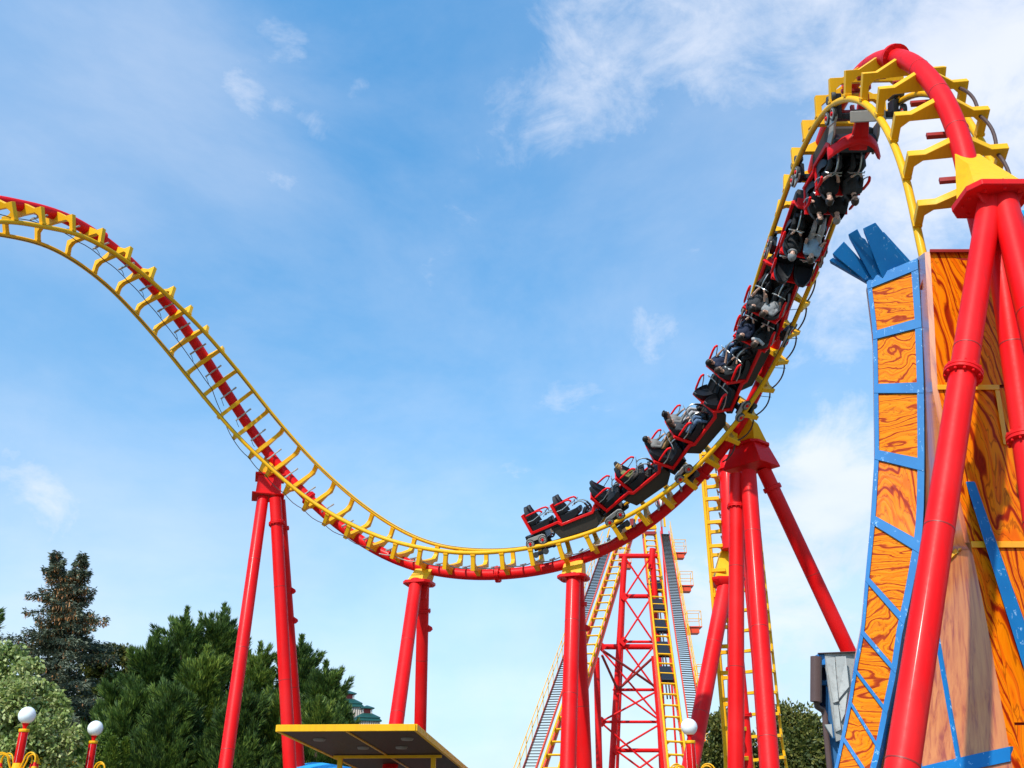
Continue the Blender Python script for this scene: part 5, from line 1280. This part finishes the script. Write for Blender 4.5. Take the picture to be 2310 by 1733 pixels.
def make_body(name, arms):
    B = body_parts(arms); m = MB()
    for (p, q, r0, r1, s) in B:
        p = Vector(p); q = Vector(q); d = (q - p).normalized(); pts = []; rad = []
        for i in range(5):
            a = math.pi / 2 * (1 - i / 4); pts.append(p - d * r0 * math.sin(a)); rad.append(max(r0 * math.cos(a), .0008))
        for i in range(5):
            a = math.pi / 2 * i / 4; pts.append(q + d * r1 * math.sin(a)); rad.append(max(r1 * math.cos(a), .0008))
        m.tube(pts, rad, 14)
    h = HEAD
    m.ball(h + Vector((0, -.005, .015)), 1, 24, 16, (.076, .096, .100)); m.ball(h + Vector((0, .025, -.055)), 1, 18, 12, (.055, .062, .062))
    m.tube([h + Vector((0, .088, .018)), h + Vector((0, .108, -.018)), h + Vector((0, .100, -.030))], [.009, .015, .008], 8)
    for s in (-1, 1): m.ball(h + Vector((s * .078, .0, -.005)), 1, 10, 8, (.012, .02, .032))
    me = m.mesh(name + '_raw', M['white'], True, 180)
    o = bpy.data.objects.new('tmp_body', me); col.objects.link(o)
    md = o.modifiers.new('r', 'REMESH'); md.mode = 'VOXEL'; md.voxel_size = .0125
    ms = o.modifiers.new('s', 'SMOOTH'); ms.factor = .5; ms.iterations = 3
    dg = bpy.context.evaluated_depsgraph_get(); out = bpy.data.meshes.new_from_object(o.evaluated_get(dg)); bpy.data.objects.remove(o)
    out.name = name
    n = len(out.polygons); cen = np.empty(n * 3); out.polygons.foreach_get('center', cen); cen = cen.reshape(-1, 3)
    best = np.full(n, 1e9); slot = np.zeros(n, int)
    for (p, q, r0, r1, s) in B:
        p = np.array(p); q = np.array(q); d = q - p; t = np.clip(((cen - p) @ d) / (d @ d), 0, 1)
        dist = np.linalg.norm(cen - p - t[:, None] * d, axis=1) - (r0 + (r1 - r0) * t)
        k = dist < best; best[k] = dist[k]; slot[k] = s
    hh = np.array(h); dist = np.linalg.norm((cen - hh) / np.array([.09, .11, .12]), axis=1) < 1.05; slot[dist & (cen[:, 2] > h.z - .10)] = 0
    for s in (-1, 1):
        e = np.array((s * .032, h.y + .088, h.z + .02)); slot[np.linalg.norm((cen - e) / np.array([.019, .03, .011]), axis=1) < 1] = 5
    e = np.array((0, h.y + .09, h.z - .058)); slot[np.linalg.norm((cen - e) / np.array([.026, .03, .008]), axis=1) < 1] = 6
    out.polygons.foreach_set('material_index', slot); out.polygons.foreach_set('use_smooth', [True] * n)
    return out, slot
BODY = {a: make_body('rider_' + a, a) for a in ('bar', 'rest')}
def cloth(name, c, pat=.25): return paint(name, c, .85, pat, coat=0, dirt=.35, dirtc=tuple(x * .5 for x in c), bump=.02, scale=9)
SKIN = [paint('skin_light', (.60, .35, .26), .55, .06, coat=0, dirt=.1), paint('skin_tan', (.48, .26, .18), .55, .06, coat=0, dirt=.1)]
EYE = paint('eye_dark', (.02, .015, .012), .3, 0, coat=0, dirt=0); LIP = paint('lips', (.38, .12, .10), .5, 0, coat=0, dirt=0)
CL = {k: cloth('cloth_' + k, c) for k, c in dict(black=(.012, .012, .014), charcoal=(.035, .035, .040), navy=(.012, .018, .045), grey=(.24, .24, .25), lightblue=(.30, .42, .56), camo=(.20, .18, .17), olive=(.17, .16, .05), jeans=(.10, .16, .27), tan=(.30, .17, .07), lightgrey=(.42, .40, .41), white=(.70, .70, .70), brown=(.06, .045, .04)).items()}
HAIR = {k: paint('hair_' + k, c, .5, .3, coat=0, dirt=.4, bump=.03, scale=14) for k, c in dict(brown=(.045, .024, .014), black=(.012, .009, .008), blond=(.42, .22, .07), grey=(.32, .26, .22)).items()}
def hair_mesh(style, mat):
    m = MB(); h = HEAD; rings = []; seg = 22
    for i in range(11):
        th = math.pi * .62 * i / 10; ring = []
        for k in range(seg):
            a = 2 * math.pi * k / seg; front = max(0, math.sin(a)); tt = th * (1 - .36 * front ** 1.3) * (1.12 if style == 'long' else 1)
            wob = 1 + .035 * math.sin(a * 7 + i * 1.9)
            R_ = (.087, .108, .118) if style != 'hood' else (.105, .122, .135)
            ring.append(h + Vector((math.cos(a) * math.sin(tt) * R_[0] * wob, -.012 + math.sin(a) * math.sin(tt) * R_[1] * wob, .012 + math.cos(tt) * R_[2] * wob)))
        rings.append(ring)
    inner = [[h + (p - h) * .90 for p in r] for r in rings[::-1]]
    m.loft(rings + inner, False)
    if style == 'long':
        for k in range(9):
            a = math.pi + math.pi * k / 8; x = math.cos(a) * .075; y = -.02 + math.sin(a) * .075
            m.tube([h + Vector((x, y, .02)), h + Vector((x * 1.15, y - .02, -.10)), h + Vector((x * 1.3 + .02 * math.sin(k), y - .0, -.24))], [.032, .034, .008], 7)
    if style == 'wild':
        for k in range(16):
            a = 2 * math.pi * k / 16; d = Vector((math.cos(a) * .8, math.sin(a) * .8 - .3, .9)).normalized(); p = h + Vector((d.x * .08, d.y * .1, d.z * .11)); m.tube([p, p + d * .03, p + d * .05 + Vector((0, .02, 0))], [.02, .014, .002], 6)
    if style == 'hood': m.tube([h + Vector((math.cos(a) * .09, .02 + math.sin(a) * .07 - .03, -.13)) for a in [2 * math.pi * k / 14 for k in range(15)]], .032, 8)
    return m.mesh('hair', mat, True, 60)
def rider(car, row, sx, label, shirt, trousers, sleeve=None, skin=0, hair='brown', style='short', arms='bar', k=1.0, roll=0.0, extra=None):
    me, _ = BODY[arms]; me = me.copy(); me.materials.clear()
    for mm in (SKIN[skin], CL[shirt], CL[trousers], CL['black'], SKIN[skin] if sleeve == 'bare' else CL[shirt if sleeve is None else sleeve], EYE, LIP): me.materials.append(mm)
    me.polygons.foreach_set('material_index', BODY[arms][1].astype(np.int32))
    mw = CARS[car][1] @ T(sx * .215, row * .83, 0) @ T(0, .04, .565) @ Matrix.Rotation(R(roll), 4, 'Y') @ Matrix.Scale(k * .86, 4) @ T(0, -.05, -.60)
    o = bpy.data.objects.new('person', me); col.objects.link(o); o.matrix_world = mw
    tag(o, label, 'person', 'riders on the roller coaster train')
    if style != 'bald': sub('hood' if style == 'hood' else 'hair', hair_mesh(style, CL[hair] if style == 'hood' else HAIR[hair]), o)
    if extra == 'glasses':
        m = MB(); h = HEAD
        for s in (-1, 1): m.tube([h + Vector((s * .034 + .024 * math.cos(a), .105, .018 + .017 * math.sin(a))) for a in [2 * math.pi * i / 10 for i in range(11)]], .004, 5); m.tube([h + Vector((s * .056, .105, .02)), h + Vector((s * .082, .0, .02))], .003, 5)
        m.tube([h + Vector((-.01, .108, .02)), h + Vector((.01, .108, .02))], .004, 5); sub('glasses', m.mesh('glasses', CL['black']), o)
        m = MB(); m.ball(h + Vector((0, .032, -.082)), 1, 14, 8, (.058, .062, .042)); sub('beard', m.mesh('beard', HAIR['brown']), o)
    if extra == 'yoke':
        m = MB(); m.tube([(-.16, .05, 1.075), (-.09, .10, 1.10), (0, .13, 1.085), (.09, .10, 1.10), (.16, .05, 1.075)], [.058, .05, .04, .05, .058], 10); sub('shoulder_yoke', m.mesh('shoulder_yoke', CL['lightgrey']), o)
    if extra == 'print':
        m = MB(); m.box((.04, .185, .98), (.10, .02, .10)); m.box((-.05, .18, 1.05), (.06, .02, .02)); sub('chest_print', m.mesh('chest_print', CL['white']), o)
    return o
rider(0, 1, -1, 'person in black short-sleeved top, front left seat of the leading car', 'black', 'charcoal', 'bare', 0, 'brown', roll=-2)
rider(0, 1, 1, 'bearded person with glasses and charcoal jacket in the leading car', 'charcoal', 'charcoal', None, 0, 'brown', roll=3, extra='glasses')
rider(0, 0, -1, 'person in black with bare forearms, rear left seat of the leading car', 'black', 'charcoal', 'bare', 0, 'black', arms='rest', roll=2)
rider(0, 0, 1, 'person with thin grey hair, rear right seat of the leading car', 'black', 'charcoal', None, 0, 'grey', roll=-7)
rider(1, 1, -1, 'person in black with a grey hood hanging round the face', 'black', 'black', None, 0, 'grey', 'hood', roll=2)
rider(1, 1, 1, 'person in light blue shirt and grey trousers, arms out to the rests', 'lightblue', 'lightgrey', 'bare', 0, 'brown', arms='rest', roll=-2)
rider(2, 1, -1, 'person in dark top beside the grey-shirted rider', 'charcoal', 'black', 'bare', 0, 'black', 'long', roll=6)
rider(2, 1, 1, 'person in grey shirt leaning aside in the third car', 'grey', 'charcoal', None, 1, 'brown', arms='rest', roll=-8)
rider(2, 0, -1, 'person in navy top, rear left seat of the third car', 'navy', 'black', None, 0, 'black', roll=3)
rider(2, 0, 1, 'person in black top with pale shoulders, rear of the third car', 'black', 'black', None, 0, 'brown', roll=-3, extra='yoke')
rider(3, 1, -1, 'dark-haired person in navy, far front seat of the fourth car', 'navy', 'jeans', 'bare', 1, 'black', roll=4)
rider(3, 1, 1, 'person in black hoodie with white print, near front seat of the fourth car', 'black', 'black', None, 1, 'brown', roll=-3, extra='print')
rider(4, 1, -1, 'dark-haired person in grey jacket and pale trousers, fifth car, far seat', 'camo', 'lightgrey', None, 1, 'black', 'wild', roll=3)
rider(4, 1, 1, 'long-haired person in black jacket and blue jeans in the fifth car', 'charcoal', 'jeans', None, 0, 'brown', 'long', roll=-2)
rider(4, 0, -1, 'person in speckled grey jacket and tan trousers behind the jeans wearer', 'camo', 'tan', None, 0, 'black', 'short', roll=2)
rider(5, 1, 1, 'blond child in olive top, alone in the sixth car', 'olive', 'brown', None, 0, 'blond', 'wild', k=.84)
